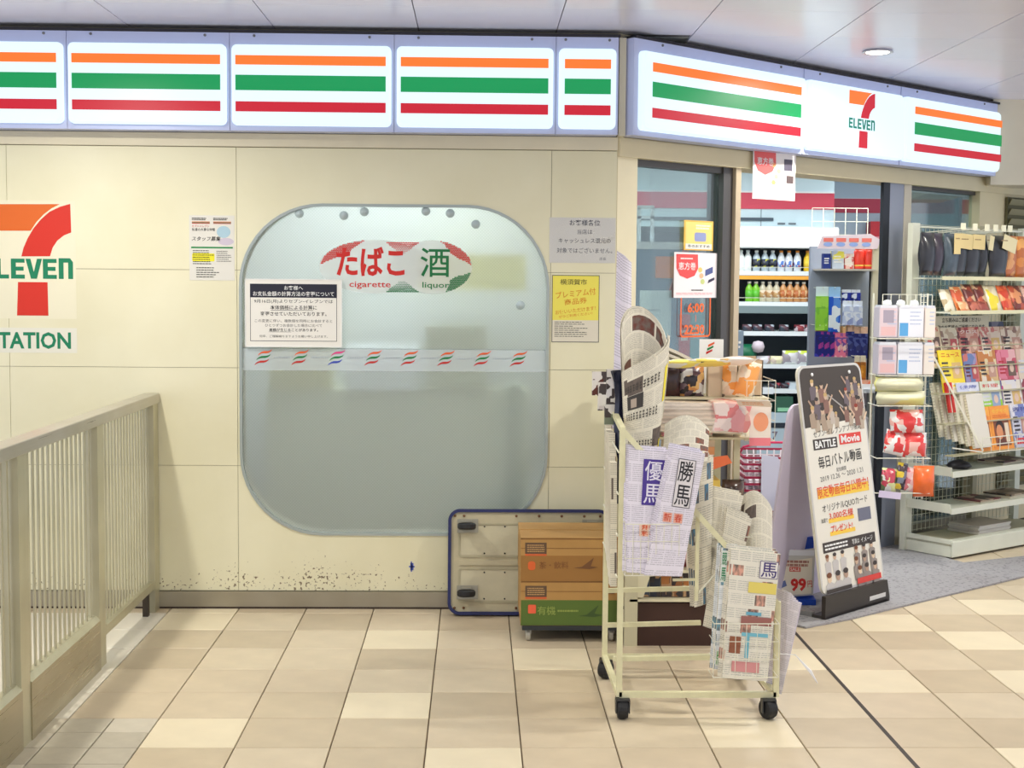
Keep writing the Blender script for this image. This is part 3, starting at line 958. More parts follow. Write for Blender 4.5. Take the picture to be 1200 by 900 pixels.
lines(t, .118, .080, .188, .132, 6, M((110, 108, 104), .6), -.0007, .35, .35, rnd=rnd)
lines(t, .030, .010, .130, .060, 5, INK, -.0007, .35, .3, rnd=rnd)
# payment notice on the window
t, w, h = paper('paper_notice', 'framed white payment notice with a black heading, stuck on the frosted window', 'notice', -1.163, 1.172, -.746, 1.464, -.0075, (238, 236, 228))
MB().box(-.004, -.002, -.004, w + .004, .001, .0).box(-.004, -.002, h, w + .004, .001, h + .004).box(-.004, -.002, 0, 0, .001, h).box(w, -.002, 0, w + .004, .001, h).build('edge', WHITE, t)
patch(t, .018, .022, w - .018, h - .018, M((80, 80, 84), .6), -.0004, 'print_border')
patch(t, .0205, .0245, w - .0205, h - .07, M((238, 236, 228), .6), -.0006, 'print_ground')
patch(t, .018, h - .078, w - .018, h - .018, M((26, 28, 48), .6), -.0008, 'print_heading')
text(t, 'お客様へ', w / 2, h - .035, .019, WHITE, -.0012, bold=.03, w=.082)
text(t, 'お支払金額の計算方法の変更について', w / 2, h - .061, .021, WHITE, -.0012, bold=.03, w=.355)
text(t, '9月16日(月)よりセブン‐イレブンでは', w / 2, h - .095, .019, INK, -.0012, bold=.004, w=.345)
text(t, '本体価格による計算に', w / 2, h - .121, .019, INK, -.0012, bold=.025, w=.205)
patch(t, w / 2 - .1, h - .1345, w / 2 + .085, h - .1328, INK, -.0012)
text(t, '変更させていただいております。', w / 2, h - .149, .019, INK, -.0012, bold=.02, w=.29)
G2 = M((105, 104, 102), .6)
text(t, 'この変更に伴い、複数個を同時にお会計すると', w / 2, h - .180, .014, G2, -.0012, w=.34)
text(t, 'ひとつずつお会計した場合に比べて', w / 2, h - .200, .014, G2, -.0012, w=.25)
text(t, '差額が生じることがあります。', w / 2, h - .220, .014, INK, -.0012, bold=.01, w=.215)
patch(t, w / 2 - .11, h - .2295, w / 2 - .01, h - .2285, INK, -.0012)
text(t, '何卒、ご理解賜りますようお願い申し上げます。', w / 2, h - .248, .0115, G2, -.0012, w=.30)
# cashless notice
t, w, h = paper('paper_notice', 'wrinkled white notice in a clear sleeve, right of the frosted window', 'notice', .170, 1.549, .462, 1.748, -.0013, (220, 216, 202))
text(t, 'お客様各位', w / 2 + .01, h - .022, .026, INK, -.0007, bold=.012, w=.135)
text(t, '当店は', w / 2 + .01, h - .062, .021, INK, -.0007, w=.066)
text(t, 'キャッシュレス還元の', w / 2 + .01, h - .101, .022, INK, -.0007, w=.230)
text(t, '対象ではございません。', w / 2 + .01, h - .144, .023, INK, -.0007, w=.245)
text(t, '店長', w - .055, h - .180, .013, G2, -.0007, w=.03)
def sleeve(parent, w, h, seed):
    r = random.Random(seed); mb = MB(); nx, nz = 9, 7
    vs = [(w * i / nx, -.003 - r.uniform(0, .004) * (i / nx) ** 2, h * j / nz) for j in range(nz + 1) for i in range(nx + 1)]
    fs = [(j * (nx + 1) + i, j * (nx + 1) + i + 1, (j + 1) * (nx + 1) + i + 1, (j + 1) * (nx + 1) + i) for j in range(nz) for i in range(nx)]
    mb.add(vs, fs).build('clear_sleeve', FILM, parent)
sleeve(t, w, h, 4)
# yellow voucher notice
t, w, h = paper('paper_notice', 'yellow and white shopping voucher poster below the wrinkled notice', 'poster', .184, 1.198, .394, 1.495, -.0013, (84, 84, 84))
patch(t, .003, .003, w - .003, h - .003, M((226, 220, 202), .6), -.0004, 'print_ground')
patch(t, .003, .098, w - .003, h - .003, M((240, 228, 96), .6), -.0006, 'print_yellow')
text(t, '横須賀市', w / 2 - .01, h - .030, .025, M((104, 96, 40), .6), -.001, bold=.012, w=.118)
for s, dz, hh, ww in (('プレミアム付', -.080, .030, .178), ('商品券', -.115, .027, .10), ('お使いいただけます！', -.155, .020, .18), ('ぜひご利用ください！', -.176, .013, .15)):
    text(t, s, w / 2, h + dz, hh, M((222, 148, 40), .6), -.001, bold=.015, w=ww, rot=.12)
lines(t, .012, .022, w - .05, .094, 8, INK, -.001, .28, .45, rnd=rnd)

# ================================================================== PLATFORM TROLLEY LEANING ON THE WALL
tr = thing('platform_trolley', 'platform trolley with a navy blue bumper, tipped against the wall with its castors out', 'trolley', (-.268, -.150, .006), rot=(R_(-8.5), 0, 0))
TW, THh = .715, .462
DK = M((188, 180, 150), .5, var=.05, scale=20)
DK2 = M((174, 168, 140), .55, var=.06, scale=20)
MB().prism(rrect(.008, .008, TW - .008, THh - .008, .045), .0, .028).build('deck', DK, tr)
ring(0, 0, TW, THh, .052, .014, -.010, .034, 'bumper', M((30, 38, 92), .5), tr)
for z0, z1 in ((.052, .205), (.250, .400)):
    ring(.045, z0, TW - .045, z1, .016, .008, -.004, .001, 'rib', DK2, tr)
    MB().prism(rrect(.055, z0 + .01, TW - .055, z1 - .01, .012), -.001, .001).build('recess_panel', M((196, 190, 162), .5, var=.05, scale=15), tr)
MB().box(.05, -.006, .216, TW - .05, .0, .238).build('cross_rail', DK, tr)
for bx in (.03, .07, .30, .40, .50, .60, .67):
    for bz in (.030, .432):
        MB().lathe([(.006, 0), (.006, -.004), (.003, -.006)], bx, -.001, bz, 8, axis='y').build('bolt', M((120, 86, 60), .5, .5), tr)
for bx in (.16, .25, .40, .52):
    for bz in (.07, .185, .268, .385):
        MB().lathe([(.004, 0), (.004, -.003)], bx, -.001, bz, 6, axis='y').build('bolt', M((50, 50, 48), .5, .5), tr)
for cx, cz in ((.082, .098), (.082, .388), (TW - .082, .098), (TW - .082, .388)):
    cst = MB().box(cx - .042, -.006, cz - .030, cx + .050, .0, cz + .030).box(cx - .022, -.060, cz - .022, cx + .022, -.006, cz - .018).box(cx - .022, -.060, cz + .018, cx + .022, -.006, cz + .022).build('castor_bracket', M((160, 156, 140), .4, .6), tr)
    MB().lathe([(.034, -.014), (.040, -.008), (.040, .008), (.034, .014)], 0, 0, 0, 16, axis='z').build('wheel', RUBBER, cst, smooth=False, loc=(cx, -.068, cz))

# ================================================================== CARTONS ON A DOLLY
dl = thing('carton_dolly', 'low dark dolly with small castors carrying the two cartons', 'dolly', (.035, -.60, 0))
MB().box(.01, .0, .050, .40, .38, .068).build('platform', M((38, 44, 48), .5), dl)
for x in (.035, .375):
    for y in (.035, .345):
        cb = MB().box(x - .012, y - .012, .030, x + .012, y + .012, .050).build('castor_bracket', M((180, 180, 176), .4, .5), dl)
        MB().lathe([(.018, -.010), (.024, -.007), (.024, .007), (.018, .010)], 0, 0, 0, 12, axis='x').build('wheel', M((186, 182, 168), .4), cb, loc=(x, y, .0242))
CARD = M((178, 136, 76), .7, var=.06, scale=10)
def carton(label, x0, z0, w, d, h, low, lowh):
    t = thing('carton', label, 'box', (x0, -.595, z0))
    MB().box(0, 0, 0, w, d, h).build('body', CARD, t)
    patch(t, .001, .001, w - .001, lowh, low, -.0006, 'print_band')
    m = MB().rect(.0, h - .004, w, h, -.0009).rect(.0, h - .042, w, h - .040, -.0009)
    m.build('seam', M((120, 80, 40), .7), t)
    patch(t, .018, h - .064, .105, h - .018, M((96, 72, 52), .6), -.001, 'print_label')
    lines(t, .026, h - .058, .098, h - .024, 4, M((190, 150, 96), .6), -.0016, .45, .1, rnd=rnd)
    patch(t, .018, h - .072, .105, h - .064, M((206, 96, 48), .6), -.001, 'print_label')
    patch(t, .330, h - .056, w - .01, h - .020, M((168, 122, 66), .6), -.001, 'print_label')
    lines(t, .335, h - .054, w - .014, h - .022, 3, M((110, 76, 44), .6), -.0014, .3, .1, rnd=rnd)
    return t
c1 = carton('brown and green carton, lower of the two on the dolly', .038, .0685, .395, .36, .182, M((84, 108, 40), .65), .105)
patch(c1, .030, .050, .062, .086, M((232, 96, 60), .6), -.0015, 'print_mark', r=.004)
text(c1, '有機', .105, .062, .036, M((140, 156, 72), .6), -.0015, bold=.01)
lines(c1, .15, .056, .24, .066, 1, M((140, 156, 72), .6), -.0015, .8, .1, rnd=rnd)
patch(c1, 0, 0, 0, 0, M((58, 82, 34), .6), -.0015, 'print_leaf', pts=[(.235, .040), (.27, .046), (.318, .086), (.30, .050), (.34, .044), (.30, .036)])
c2 = carton('plain brown carton with a dark label, on top of the green banded one', .036, .2515, .398, .36, .176, M((152, 108, 52), .7), .105)
patch(c2, .030, .045, .060, .082, M((214, 96, 40), .6), -.0015, 'print_mark', r=.012)
text(c2, '茶・飲料', .135, .066, .030, M((130, 84, 40), .6), -.0015, bold=.01, w=.12)
patch(c2, 0, 0, 0, 0, M((112, 74, 40), .6), -.0015, 'print_leaf', pts=[(.215, .055), (.25, .060), (.298, .098), (.285, .062), (.315, .058), (.28, .050)])
MB().box(.0, .0, .176, .398, .172, .179).box(.0, .188, .176, .398, .36, .179).build('flap', CARD, c2)

# ================================================================== PRICE BOARD IN A BLUE BASKET
def word_block(p, s, x0, z0, x1, z1, bgc, fgc, y=-.001, bold=.03):
    patch(p, x0, z0, x1, z1, bgc, y)
    text(p, s, (x0 + x1) / 2, (z0 + z1) / 2, (z1 - z0) * .72, fgc, y - .0006, bold=bold, w=(x1 - x0) * .86)
sb_ = thing('price_board', 'small white price board with large red numerals in a blue stand, beside the tall sign', 'price board', (1.210, 0.043, 0.000), rotz=R_(-6))
MB().box(.0, .01, .0, .19, .16, .035).build('tray', M((26, 74, 190), .4), sb_)
MB().box(.0, .13, .035, .19, .16, .30).build('back_plate', M((30, 70, 180), .4), sb_)
fr_ = MB().prism([(.02, .035), (.18, .050), (.185, .265), (.0, .235)], .035, .050).build('frame', M((206, 206, 204), .4), sb_)
MB().prism([(.028, .045), (.172, .058), (.172, .222), (.015, .196)], .030, .034).build('card', M((238, 230, 214), .5), sb_)
text(sb_, '99', .112, .098, .060, M((214, 44, 40), .5), .0285, bold=.04, w=.070, rot=.06)
text(sb_, '円', .163, .103, .030, M((214, 44, 40), .5), .0285, bold=.03, w=.020, rot=.06)
word_block(sb_, 'SALE', .070, .158, .120, .180, M((214, 70, 60), .5), M((240, 210, 200), .5), .0286)
lines(sb_, .03, .180, .160, .212, 2, M((170, 120, 110), .5), .0286, .7, .1, rnd=rnd)
patch(sb_, 0, 0, 0, 0, M((96, 112, 168), .5), .0288, 'print_mark', pts=[(.035, .08), (.060, .092), (.052, .118), (.036, .108)])
MB().rect(.015, .232, .18, .258, .030).build('header_strip', M((226, 230, 240), .4), sb_)
MB().lathe([(.0, 0), (.045, .02), (.055, .05), (.03, .09), (.0, .10)], .05, .09, .20, 12).build('red_pack', M((226, 74, 40), .5), sb_)

# ================================================================== TALL A-FRAME SIGN
af = thing('standing_sign', 'tall two-sided standing sign with a dark action picture above white notices', 'sign', (1.362, -.228, .010), R_(44))
AW, AH = .525, 1.10
lean = R_(9)
def panel(name, mat, rx, y0, parent, col=None, h=AH, thick=.012):
    o = MB().prism(rrect(0, 0, AW, h, .05, 6), 0, thick).build(name, mat, parent)
    o.location = (0, y0, 0); o.rotation_euler = (rx, 0, 0)
    return o
fp = panel('front_panel', M((226, 222, 208), .45), -lean, 0, af)
bp = panel('rear_panel', M((222, 212, 234), .45), R_(7.5), .30, af, h=.93)
bp.location = (-.01, .30, 0)
MB().box(.0, .05, 0, .025, .40, .02).build('spreader', M((150, 150, 150), .4, .5), af)
Z = lambda py: (700 - py) / 262.0
BR = M((64, 56, 52), .6)
patch(fp, 0, 0, 0, 0, M((206, 204, 200), .5), -.0006, 'print_edge', pts=rrect(.0, .0, AW, AH, .05, 6))
patch(fp, 0, 0, 0, 0, M((70, 62, 56), .6), -.0012, 'print_picture', pts=[(.012, .800), (AW - .012, .825)] + rrect(.012, .7, AW - .012, AH - .012, .045, 6)[0:14])
patch(fp, 0, 0, 0, 0, M((232, 228, 216), .6), -.0010, 'print_ground', pts=[(.012, .012), (AW - .012, .012), (AW - .012, .826), (.012, .800)])
# crowd of generic fighting figures in the picture
pr = random.Random(5)
skin = [M(c, .6) for c in ((206, 176, 150), (180, 150, 130), (226, 200, 170))]
cloth = [M(c, .6) for c in ((150, 130, 124), (170, 150, 130), (110, 98, 104), (140, 104, 92), (196, 184, 172))]
def figure(p, x, z, s, y, lean=0.0, arm=1, hair=None, body=None):
    sk = pr.choice(skin)
    patch(p, 0, 0, 0, 0, body or pr.choice(cloth), y, 'print_figure', pts=[(x - s * .32, z - s * 1.1), (x + s * .32 , z - s * 1.1), (x + s * .42 + lean * .3 * s, z - s * .15), (x + s * .12, z), (x - s * .12, z), (x - s * .38, z - s * .15)])
    patch(p, 0, 0, 0, 0, sk, y - .0002, 'print_figure', pts=disc_pts(x + lean * s * .1, z + s * .20, s * .20, s * .25, 10))
    patch(p, 0, 0, 0, 0, hair or pr.choice((BR, M((150, 60, 40), .6), M((196, 166, 110), .6))), y - .0004, 'print_figure', pts=disc_pts(x + lean * s * .1, z + s * .36, s * .23, s * .15, 10))
    if arm:
        patch(p, 0, 0, 0, 0, sk, y - .0003, 'print_figure', pts=[(x + arm * s * .3, z - s * .25), (x + arm * s * .85, z + s * .35), (x + arm * s * .95, z + s * .25), (x + arm * s * .40, z - s * .45)])
for x, z, s, a in ((.10, 1.00, .055, 0), (.17, .985, .055, 1), (.20, .93, .055, 1), (.12, .91, .06, -1), (.08, .87, .06, 0), (.17, .86, .065, 1), (.24, .87, .05, 0),
                   (.40, 1.02, .05, -1), (.46, 1.0, .05, 0), (.37, .95, .05, -1), (.43, .93, .06, -1), (.47, .90, .055, 0), (.36, .87, .05, -1), (.45, .86, .06, -1)):
    figure(fp, x, z, s * 1.15, -.0018 - .0001 * int(s * 100), pr.uniform(-1, 1), a)
    figure(fp, x + .03, z - .03, s, -.0016, pr.uniform(-1, 1), -a, body=M((186, 170, 150), .6))
MB().add([(.22, -.0026, .955), (.34, -.0026, .885), (.335, -.0026, .878), (.215, -.0026, .95)], [(0, 1, 2, 3)]).build('print_stroke', M((170, 165, 160), .6), fp)
for x in (.11, .42):
    MB().lathe([(.009, -.002), (.009, -.005), (.004, -.007)], x, 0, AH - .045, 10, axis='y').build('fixing', M((235, 235, 235), .4), fp)
sk_ = .045
text(fp, 'セブン‐イレブンアプリ限定', .27, .775, .034, INK, -.002, w=.40, rot=sk_)
word_block(fp, 'BATTLE', .06, .690, .255, .742, BR, WHITE, -.002)
word_block(fp, 'Movie', .275, .700, .460, .752, M((224, 70, 58), .5), WHITE, -.002)
text(fp, '毎日バトル動画', .265, .635, .060, INK, -.002, bold=.015, w=.36, rot=sk_)
text(fp, '配信期間', .265, .583, .020, G2, -.002, w=.08, rot=sk_)
text(fp, '2019 12.26 ～ 2020 1.21', .265, .555, .024, G2, -.002, w=.36, rot=sk_)
patch(fp, .05, .455, .48, .500, M((248, 206, 70), .5), -.0018)
text(fp, '限定動画毎日公開中！', .265, .492, .055, M((226, 74, 36), .5), -.0024, bold=.03, w=.43, rot=.03)
text(fp, 'オリジナルQUOカード', .265, .410, .038, INK, -.002, w=.38, rot=.03)
patch(fp, .115, .332, .325, .352, M((248, 206, 70), .5), -.0018)
text(fp, '抽選で', .082, .350, .022, INK, -.002, w=.05)
text(fp, '3,000名様', .222, .365, .040, M((226, 74, 36), .5), -.0024, bold=.02, w=.20)
patch(fp, .115, .270, .325, .290, M((248, 206, 70), .5), -.0018)
text(fp, 'プレゼント!', .215, .302, .036, M((226, 74, 36), .5), -.0024, bold=.02, w=.18)
patch(fp, .360, .312, .470, .375, M((110, 112, 130), .5), -.002, 'print_thumbnail')
patch(fp, .045, .195, .485, .245, BR, -.002)
lines(fp, .06, .203, .26, .237, 2, WHITE, -.0026, .5, .1, rnd=rnd)
text(fp, '写真は', .315, .220, .026, WHITE, -.0026, w=.06)
text(fp, 'イメージ', .410, .220, .026, WHITE, -.0026, w=.10)
WSH = M((198, 194, 192), .6)
for i, (x, z, s, b) in enumerate([(.07, .135, .05, 0), (.13, .137, .05, 0), (.195, .140, .05, 0), (.07, .035, .07, 1), (.14, .037, .07, 1), (.205, .040, .07, 1),
                                  (.31, .145, .05, 0), (.375, .150, .05, 0), (.44, .155, .05, 0), (.30, .09, .055, 0), (.37, .095, .055, 0), (.445, .10, .055, 0), (.32, .04, .06, 1), (.38, .045, .06, 0), (.45, .045, .06, 1)]):
    figure(fp, x, z + .02, s * 1.3, -.0018 - .0003 * i, 0, 0, hair=BR if i % 3 else M((120, 70, 40), .6), body=WSH if i < 6 else M((150, 140, 134), .6))
patch(fp, .03, -.052 + .055, .235, .022, BR, -.008)
patch(fp, .285, .012, .490, .040, M((214, 60, 50), .5), -.0082)
fp.location = (0, 0, .0)
# black weighted foot with a white maker's strip
ft = MB().prism([(0, 0), (AW + .02, .0), (AW + .02, .02), (AW - .005, .10), (.0, .10)], 0, .02).build('foot_panel', M((52, 46, 42), .5), af)
ft.location = (-.002, -.020, 0)
fp.location = (0, .0, .10)
fp.scale = (1, 1, .915)
MB().rect(AW - .16, .025, AW - .02, .045, -.021).build('maker_strip', M((222, 220, 216), .5), af)
MB().box(.0, -.02, 0, AW, .05, .012).build('base_plate', M((60, 56, 54), .5), af)

# ================================================================== STACK OF SHOPPING BASKETS
def make_basket():
    t = thing('shopping_basket', 'pink and white shopping basket', 'basket', (0, 0, 0), group='shopping baskets stacked inside the doorway')
    mb = MB()
    w0, w1, d0, d1, h = .125, .155, .17, .20, .0
    def loop(w, d, z):
        return [(-w, -d, z), (w, -d, z), (w, d, z), (-w, d, z)]
    # slatted shell: posts and rails
    for z, w, d in ((.0, w0, d0), (.06, .135, .18), (.12, .145, .19)):
        p = loop(w, d, z)
        mb.tube(p, .0035, 4, closed=True)
    for k in range(9):
        a = -1 + 2 * k / 8
        for sy in (-1, 1):
            mb.bar((a * w0, sy * d0, 0), (a * .150, sy * .195, .15), .007, .003)
            mb.bar((sy * w0, a * d0, 0), (sy * .150, a * .195, .15), .003, .007)
    mb.box(-w0, -d0, -.002, w0, d0, .002)
    mb.build('shell', M((238, 228, 234), .45), t)
    r = MB()
    p = loop(w1, d1, .150)
    for q in range(4):
        r.bar(p[q], p[(q + 1) % 4], .014, .011)
    r.build('rim', M((160, 30, 66), .4), t)
    return t
bk = make_basket()
bx, by = (1.392, 1.130)
for i in range(13):
    o = bk if i == 0 else copy_tree(bk)
    o.location = (bx + .002 * math.sin(i * 2.1), by, .012 + .034 * i)
    o.rotation_euler = (0, 0, R_(1.5 * math.sin(i)))
    o['label'] = 'crimson rimmed white basket, ' + ORD[12 - i] + ' from the top of the stack inside the doorway'
MB().tube([(-.15, -.02, .15), (-.145, -.10, .195), (-.05, -.15, .225), (.05, -.15, .225), (.145, -.10, .195), (.15, -.02, .15)], .006, 6).build('handle', M((206, 40, 90), .4), o)
bc = thing('basket_sign', 'white card clipped to the front of the basket stack', 'card', (bx - .075, by - .225, .30))
MB().prism([(0, 0), (.10, 0), (.10, .25), (.08, .28), (.0, .29)], 0, .003).build('sheet', M((214, 214, 232), .5), bc)

# ================================================================== NEWSPAPER CART
ct = thing('newspaper_cart', 'cream tubular wire cart on black castors, filled with newspapers', 'cart', (0, 0, 0))
BY, FY = -1.12, -1.60          # back and front planes
XL, XR = .338, .868
Zt = .985
t_ = .0095
def post(parent, a, b, w=.019, name='post'):
    return MB().bar(a, b, w, w).build(name, CREAM_METAL, parent)
post(ct, (XL, FY, .075), (XL, FY, Zt))
post(ct, (XL - .005, BY, .075), (XL - .005, BY, 1.035))
post(ct, (XR, FY, .075), (XR, FY, .40))
post(ct, (XR - .02, BY, .075), (XR - .02, BY, .52))
post(ct, (XL, FY, .082), (XR, FY, .082), .019, 'base_rail')
post(ct, (XL, BY, .082), (XR - .02, BY, .082), .019, 'base_rail')
post(ct, (XL, FY, .082), (XL - .005, BY, .082), .019, 'base_rail')
post(ct, (XR, FY, .082), (XR - .02, BY, .082), .019, 'base_rail')
post(ct, (XL, FY + .20, .150), (XR - .18, FY + .20, .155), .016, 'cross_rail')
post(ct, (XL, BY + .02, .325), (XR - .18, BY + .02, .335), .016, 'cross_rail')
post(ct, (XL, BY, .20), (XR - .18, BY, .21), .016, 'cross_rail')
post(ct, (XL, FY, Zt - .01), (XR, FY, .392), .018, 'slanted_rail')
post(ct, (XL - .005, BY, 1.03), (XR - .02, BY, .52), .018, 'slanted_rail')
post(ct, (XL, FY, Zt - .008), (XL - .005, BY, 1.035), .018, 'top_rail')
post(ct, (.595, FY + .01, .40), (.595, FY + .01, .70), .012, 'divider')
post(ct, (.515, FY + .01, .47), (.600, FY + .01, .472), .008, 'divider')
# side wires on the left
for k in range(4):
    z = .48 + k * .14
    MB().tube([(XL - .012, FY, z), (XL - .016, BY, z + .03)], .0028, 5).build('side_wire', WIRE, ct)
# wire pockets
def pocket(parent, x0, x1, z0, z1, y, dep, nx, nz, name='wire_pocket'):
    mb = MB()
    for k in range(nx + 1):
        x = x0 + (x1 - x0) * k / nx
        mb.tube([(x, y + dep, z0), (x, y, z0), (x, y, z1)], .0014, 4)
    for k in range(nz + 1):
        z = z0 + (z1 - z0) * k / nz
        mb.tube([(x0, y + dep, z), (x0, y, z), (x1, y, z), (x1, y + dep, z)], .0020 if k in (0, nz) else .0014, 4)
    return mb.build(name, WIRE, parent)
pocket(ct, .343, .520, .505, .675, FY - .088, .088, 7, 3)
pocket(ct, .640, .856, .165, .345, FY - .088, .088, 6, 3)
pocket(ct, .60, .80, .42, .60, FY + .10, .08, 5, 2)
for a, b in (((.600, FY + .02, .42), (.680, FY + .02, .51)), ((.345, FY, .98), (.345, FY, .98)), ((.52, FY, .60), (.594, FY, .70))):
    if a != b:
        MB().tube([a, b], .0035, 6).build('brace_wire', WIRE, ct)
# castors
for i, (cx, cy) in enumerate(((XL + .012, FY - .005), (XR - .025, FY - .005), (XL, BY), (XR - .035, BY))):
    cb = MB().box(cx - .022, cy - .022, .066, cx + .022, cy + .022, .073).box(cx - .024, cy - .018, .022, cx - .020, cy + .018, .068).box(cx + .020, cy - .018, .022, cx + .024, cy + .018, .068).build('castor_bracket', M((70, 72, 74), .4, .6), ct)
    MB().lathe([(.020, -.019), (.032, -.017), (.035, -.010), (.035, .010), (.032, .017), (.020, .019)], 0, 0, 0, 18, axis='x').build('wheel', RUBBER, cb, loc=(cx, cy, .0352), rotz=R_((0, 24, -35, 50)[i]))

# ---- newspapers: bent slabs
NEWS = [news_mat((228, 222, 204), (70, 66, 62), s, sx, sy, dk, ac) for s, sx, sy, dk, ac in
        ((1, 3, 5, .10, None), (2, 4, 6, .14, (150, 90, 70)), (3, 3, 4, .05, None), (4, 5, 7, .2, (90, 140, 170)), (5, 3, 6, .12, (110, 60, 50)))]
NEWS_P = news_mat((234, 229, 240), (96, 88, 110), 7, 3, 6, .0, (214, 90, 60))
NEWS_C = news_mat((236, 232, 218), (100, 110, 110), 9, 4, 9, .22, (226, 170, 150))
NEWS_C2 = news_mat((230, 234, 236), (90, 120, 130), 12, 3, 8, .4, (120, 170, 190))
EDGE = page_edges((232, 226, 208), 60, 'X')
EDGE_L = page_edges((222, 216, 236), 60, 'X')
def slab(name, parent, f, mat, nx=8, nz=12, t=.008, loc=None, edge=None, body='folded_sheets'):
    """paper slab: f(u, v) -> front point (x,y,z) for u in 0..1 across and v in 0..1 upwards"""
    mb = MB()
    e = 1e-3
    F_, B_ = [], []
    for j in range(nz + 1):
        for i in range(nx + 1):
            u, v = i / nx, j / nz
            P = Vector(f(u, v))
            du = Vector(f(min(1, u + e), v)) - Vector(f(max(0, u - e), v))
            dv = Vector(f(u, min(1, v + e))) - Vector(f(u, max(0, v - e)))
            n = du.cross(dv).normalized()      # points to the front
            F_.append(P); B_.append(P - n * t)
    N1 = nx + 1
    vs = F_ + B_
    K = len(F_)
    fs = []; ms = []
    for j in range(nz):
        for i in range(nx):
            a = j * N1 + i
            fs.append((a, a + 1, a + N1 + 1, a + N1)); ms.append(0)
            fs.append((K + a + 1, K + a, K + a + N1, K + a + N1 + 1)); ms.append(0)
    for i in range(nx):
        fs.append((i + 1, i, K + i, K + i + 1)); ms.append(1)
        a = nz * N1 + i
        fs.append((a, a + 1, K + a + 1, K + a)); ms.append(1)
    for j in range(nz):
        a = j * N1
        fs.append((a, a + N1, K + a + N1, K + a)); ms.append(1)
        a = j * N1 + nx
        fs.append((a + N1, a, K + a, K + a + N1)); ms.append(1)
    mb.v = [tuple(p) for p in vs]; mb.f = fs; mb.m = ms
    for j in range(nz + 1):
        for i in range(N1):
            mb.uv[j * N1 + i] = (i / nx, j / nz); mb.uv[K + j * N1 + i] = (i / nx + .4, j / nz + .3)
    return mb.build(name, [mat, edge or EDGE], parent, smooth=False, loc=loc)
def quad_f(bl, br, tl, tr, bow=0.0, curl=0.0):
    """bilinear sheet between four corners with a forward bow and a curled top"""
    bl, br, tl, tr = map(Vector, (bl, br, tl, tr))
    def f(u, v):
        p = bl.lerp(br, u).lerp(tl.lerp(tr, u), v)
        p.y -= bow * math.sin(math.pi * u) + curl * v * v
        return p
    return f
def newspaper(label, f, mat, t=.012, group=None, nx=8, nz=12, leaves=2, edge=None):
    """a folded paper: outer sheets plus a few loose inner leaves showing beyond the fold"""
    o = thing('newspaper', label, 'newspaper', (0, 0, 0), group=group)
    slab('folded_sheets', o, f, mat, nx, nz, t, edge=edge)
    for k in range(leaves):
        dy = t + .002 + .004 * k; dx = .006 * (k + 1); dz = .007 * (k + 1)
        def g_(u, v, dx=dx, dy=dy, dz=dz):
            p = Vector(f(u, v)); return (p.x - dx, p.y + dy, p.z + dz * v)
        slab('inner_leaf', o, g_, mat, nx, nz, .0012, edge=edge)
    return o
yF = FY - .070
def P3(x, z, y=yF):
    return (x, y, z)
# purple masthead paper, standing in the left pocket
n1 = newspaper('upright newspaper with a purple masthead, left of the two in the front wire pocket', quad_f((.350, yF, .512), (.475, yF, .508), (.358, yF + .05, .915), (.497, yF + .05, .905), .006), NEWS_P, .020, edge=EDGE_L)
def on_sheet(f, mat_, items, parent):
    pass
def masthead(parent, s, f, u0, v0, u1, v1, bgc, fgc, edge=None, rot90=True, off=.002, font=None):
    """printed block laid on the sheet: s one character per cell, top to bottom"""
    e = .01
    cu, cv = (u0 + u1) / 2, (v0 + v1) / 2
    P = Vector(f(cu, cv)); du = (Vector(f(cu + e, cv)) - Vector(f(cu - e, cv))) / (2 * e); dv = (Vector(f(cu, cv + e)) - Vector(f(cu, cv - e))) / (2 * e)
    w, h = du.length * (u1 - u0), dv.length * (v1 - v0)
    X = du.normalized(); Zv = (dv - X * dv.dot(X)).normalized(); Yv = Zv.cross(X)
    hold = bpy.data.objects.new('print_masthead', None)
    ms = []
    def put(o):
        if o:
            M4 = Matrix.Identity(4)
            for c_, vec in enumerate((X, Yv, Zv)):
                for r_ in range(3):
                    M4[r_][c_] = vec[r_]
            M4.translation = P - Yv * off
            o.data.transform(M4)
    o = patch(parent, -w / 2, -h / 2, w / 2, h / 2, edge or bgc, 0); put(o)
    if edge:
        o = patch(parent, -w / 2 + .002, -h / 2 + .002, w / 2 - .002, h / 2 - .002, bgc, -.0004); put(o)
    n = len(s)
    for i, ch in enumerate(s):
        o = text(parent, ch, 0, h / 2 - h * (i + .5) / n, h / n * .86, fgc, -.0009, bold=.008, w=w * .84); put(o)
    bpy.data.objects.remove(hold)
PUR = M((74, 52, 146), .5)
f1 = quad_f((.350, yF, .512), (.475, yF, .508), (.358, yF + .05, .915), (.497, yF + .05, .905), .006)
masthead(n1, '優馬', f1, .34, .555, .86, .93, PUR, M((228, 224, 240), .6))
masthead(n1, '無料', f1, .30, .30, .72, .40, M((238, 196, 170), .6), M((216, 96, 56), .6), off=.0022)
masthead(n1, '号', f1, .90, .83, 1.0, .93, M((228, 224, 240), .6), PUR, off=.0022)
f2 = quad_f((.405, yF - .022, .508), (.530, yF - .022, .503), (.500, yF + .01, .925), (.605, yF + .01, .905), .004)
n2 = newspaper('tilted pinkish newspaper with a black boxed masthead, right one in the front wire pocket', f2, NEWS_P, .014, edge=EDGE_L)
masthead(n2, '勝馬', f2, .28, .55, .80, .93, M((228, 222, 224), .6), M((40, 38, 44), .6), edge=M((40, 38, 44), .6))
masthead(n2, '新', f2, .15, .425, .40, .50, M((236, 180, 160), .6), M((214, 80, 56), .6), off=.0022)
masthead(n2, '春', f2, .45, .425, .70, .50, M((236, 180, 160), .6), M((214, 80, 56), .6), off=.0022)
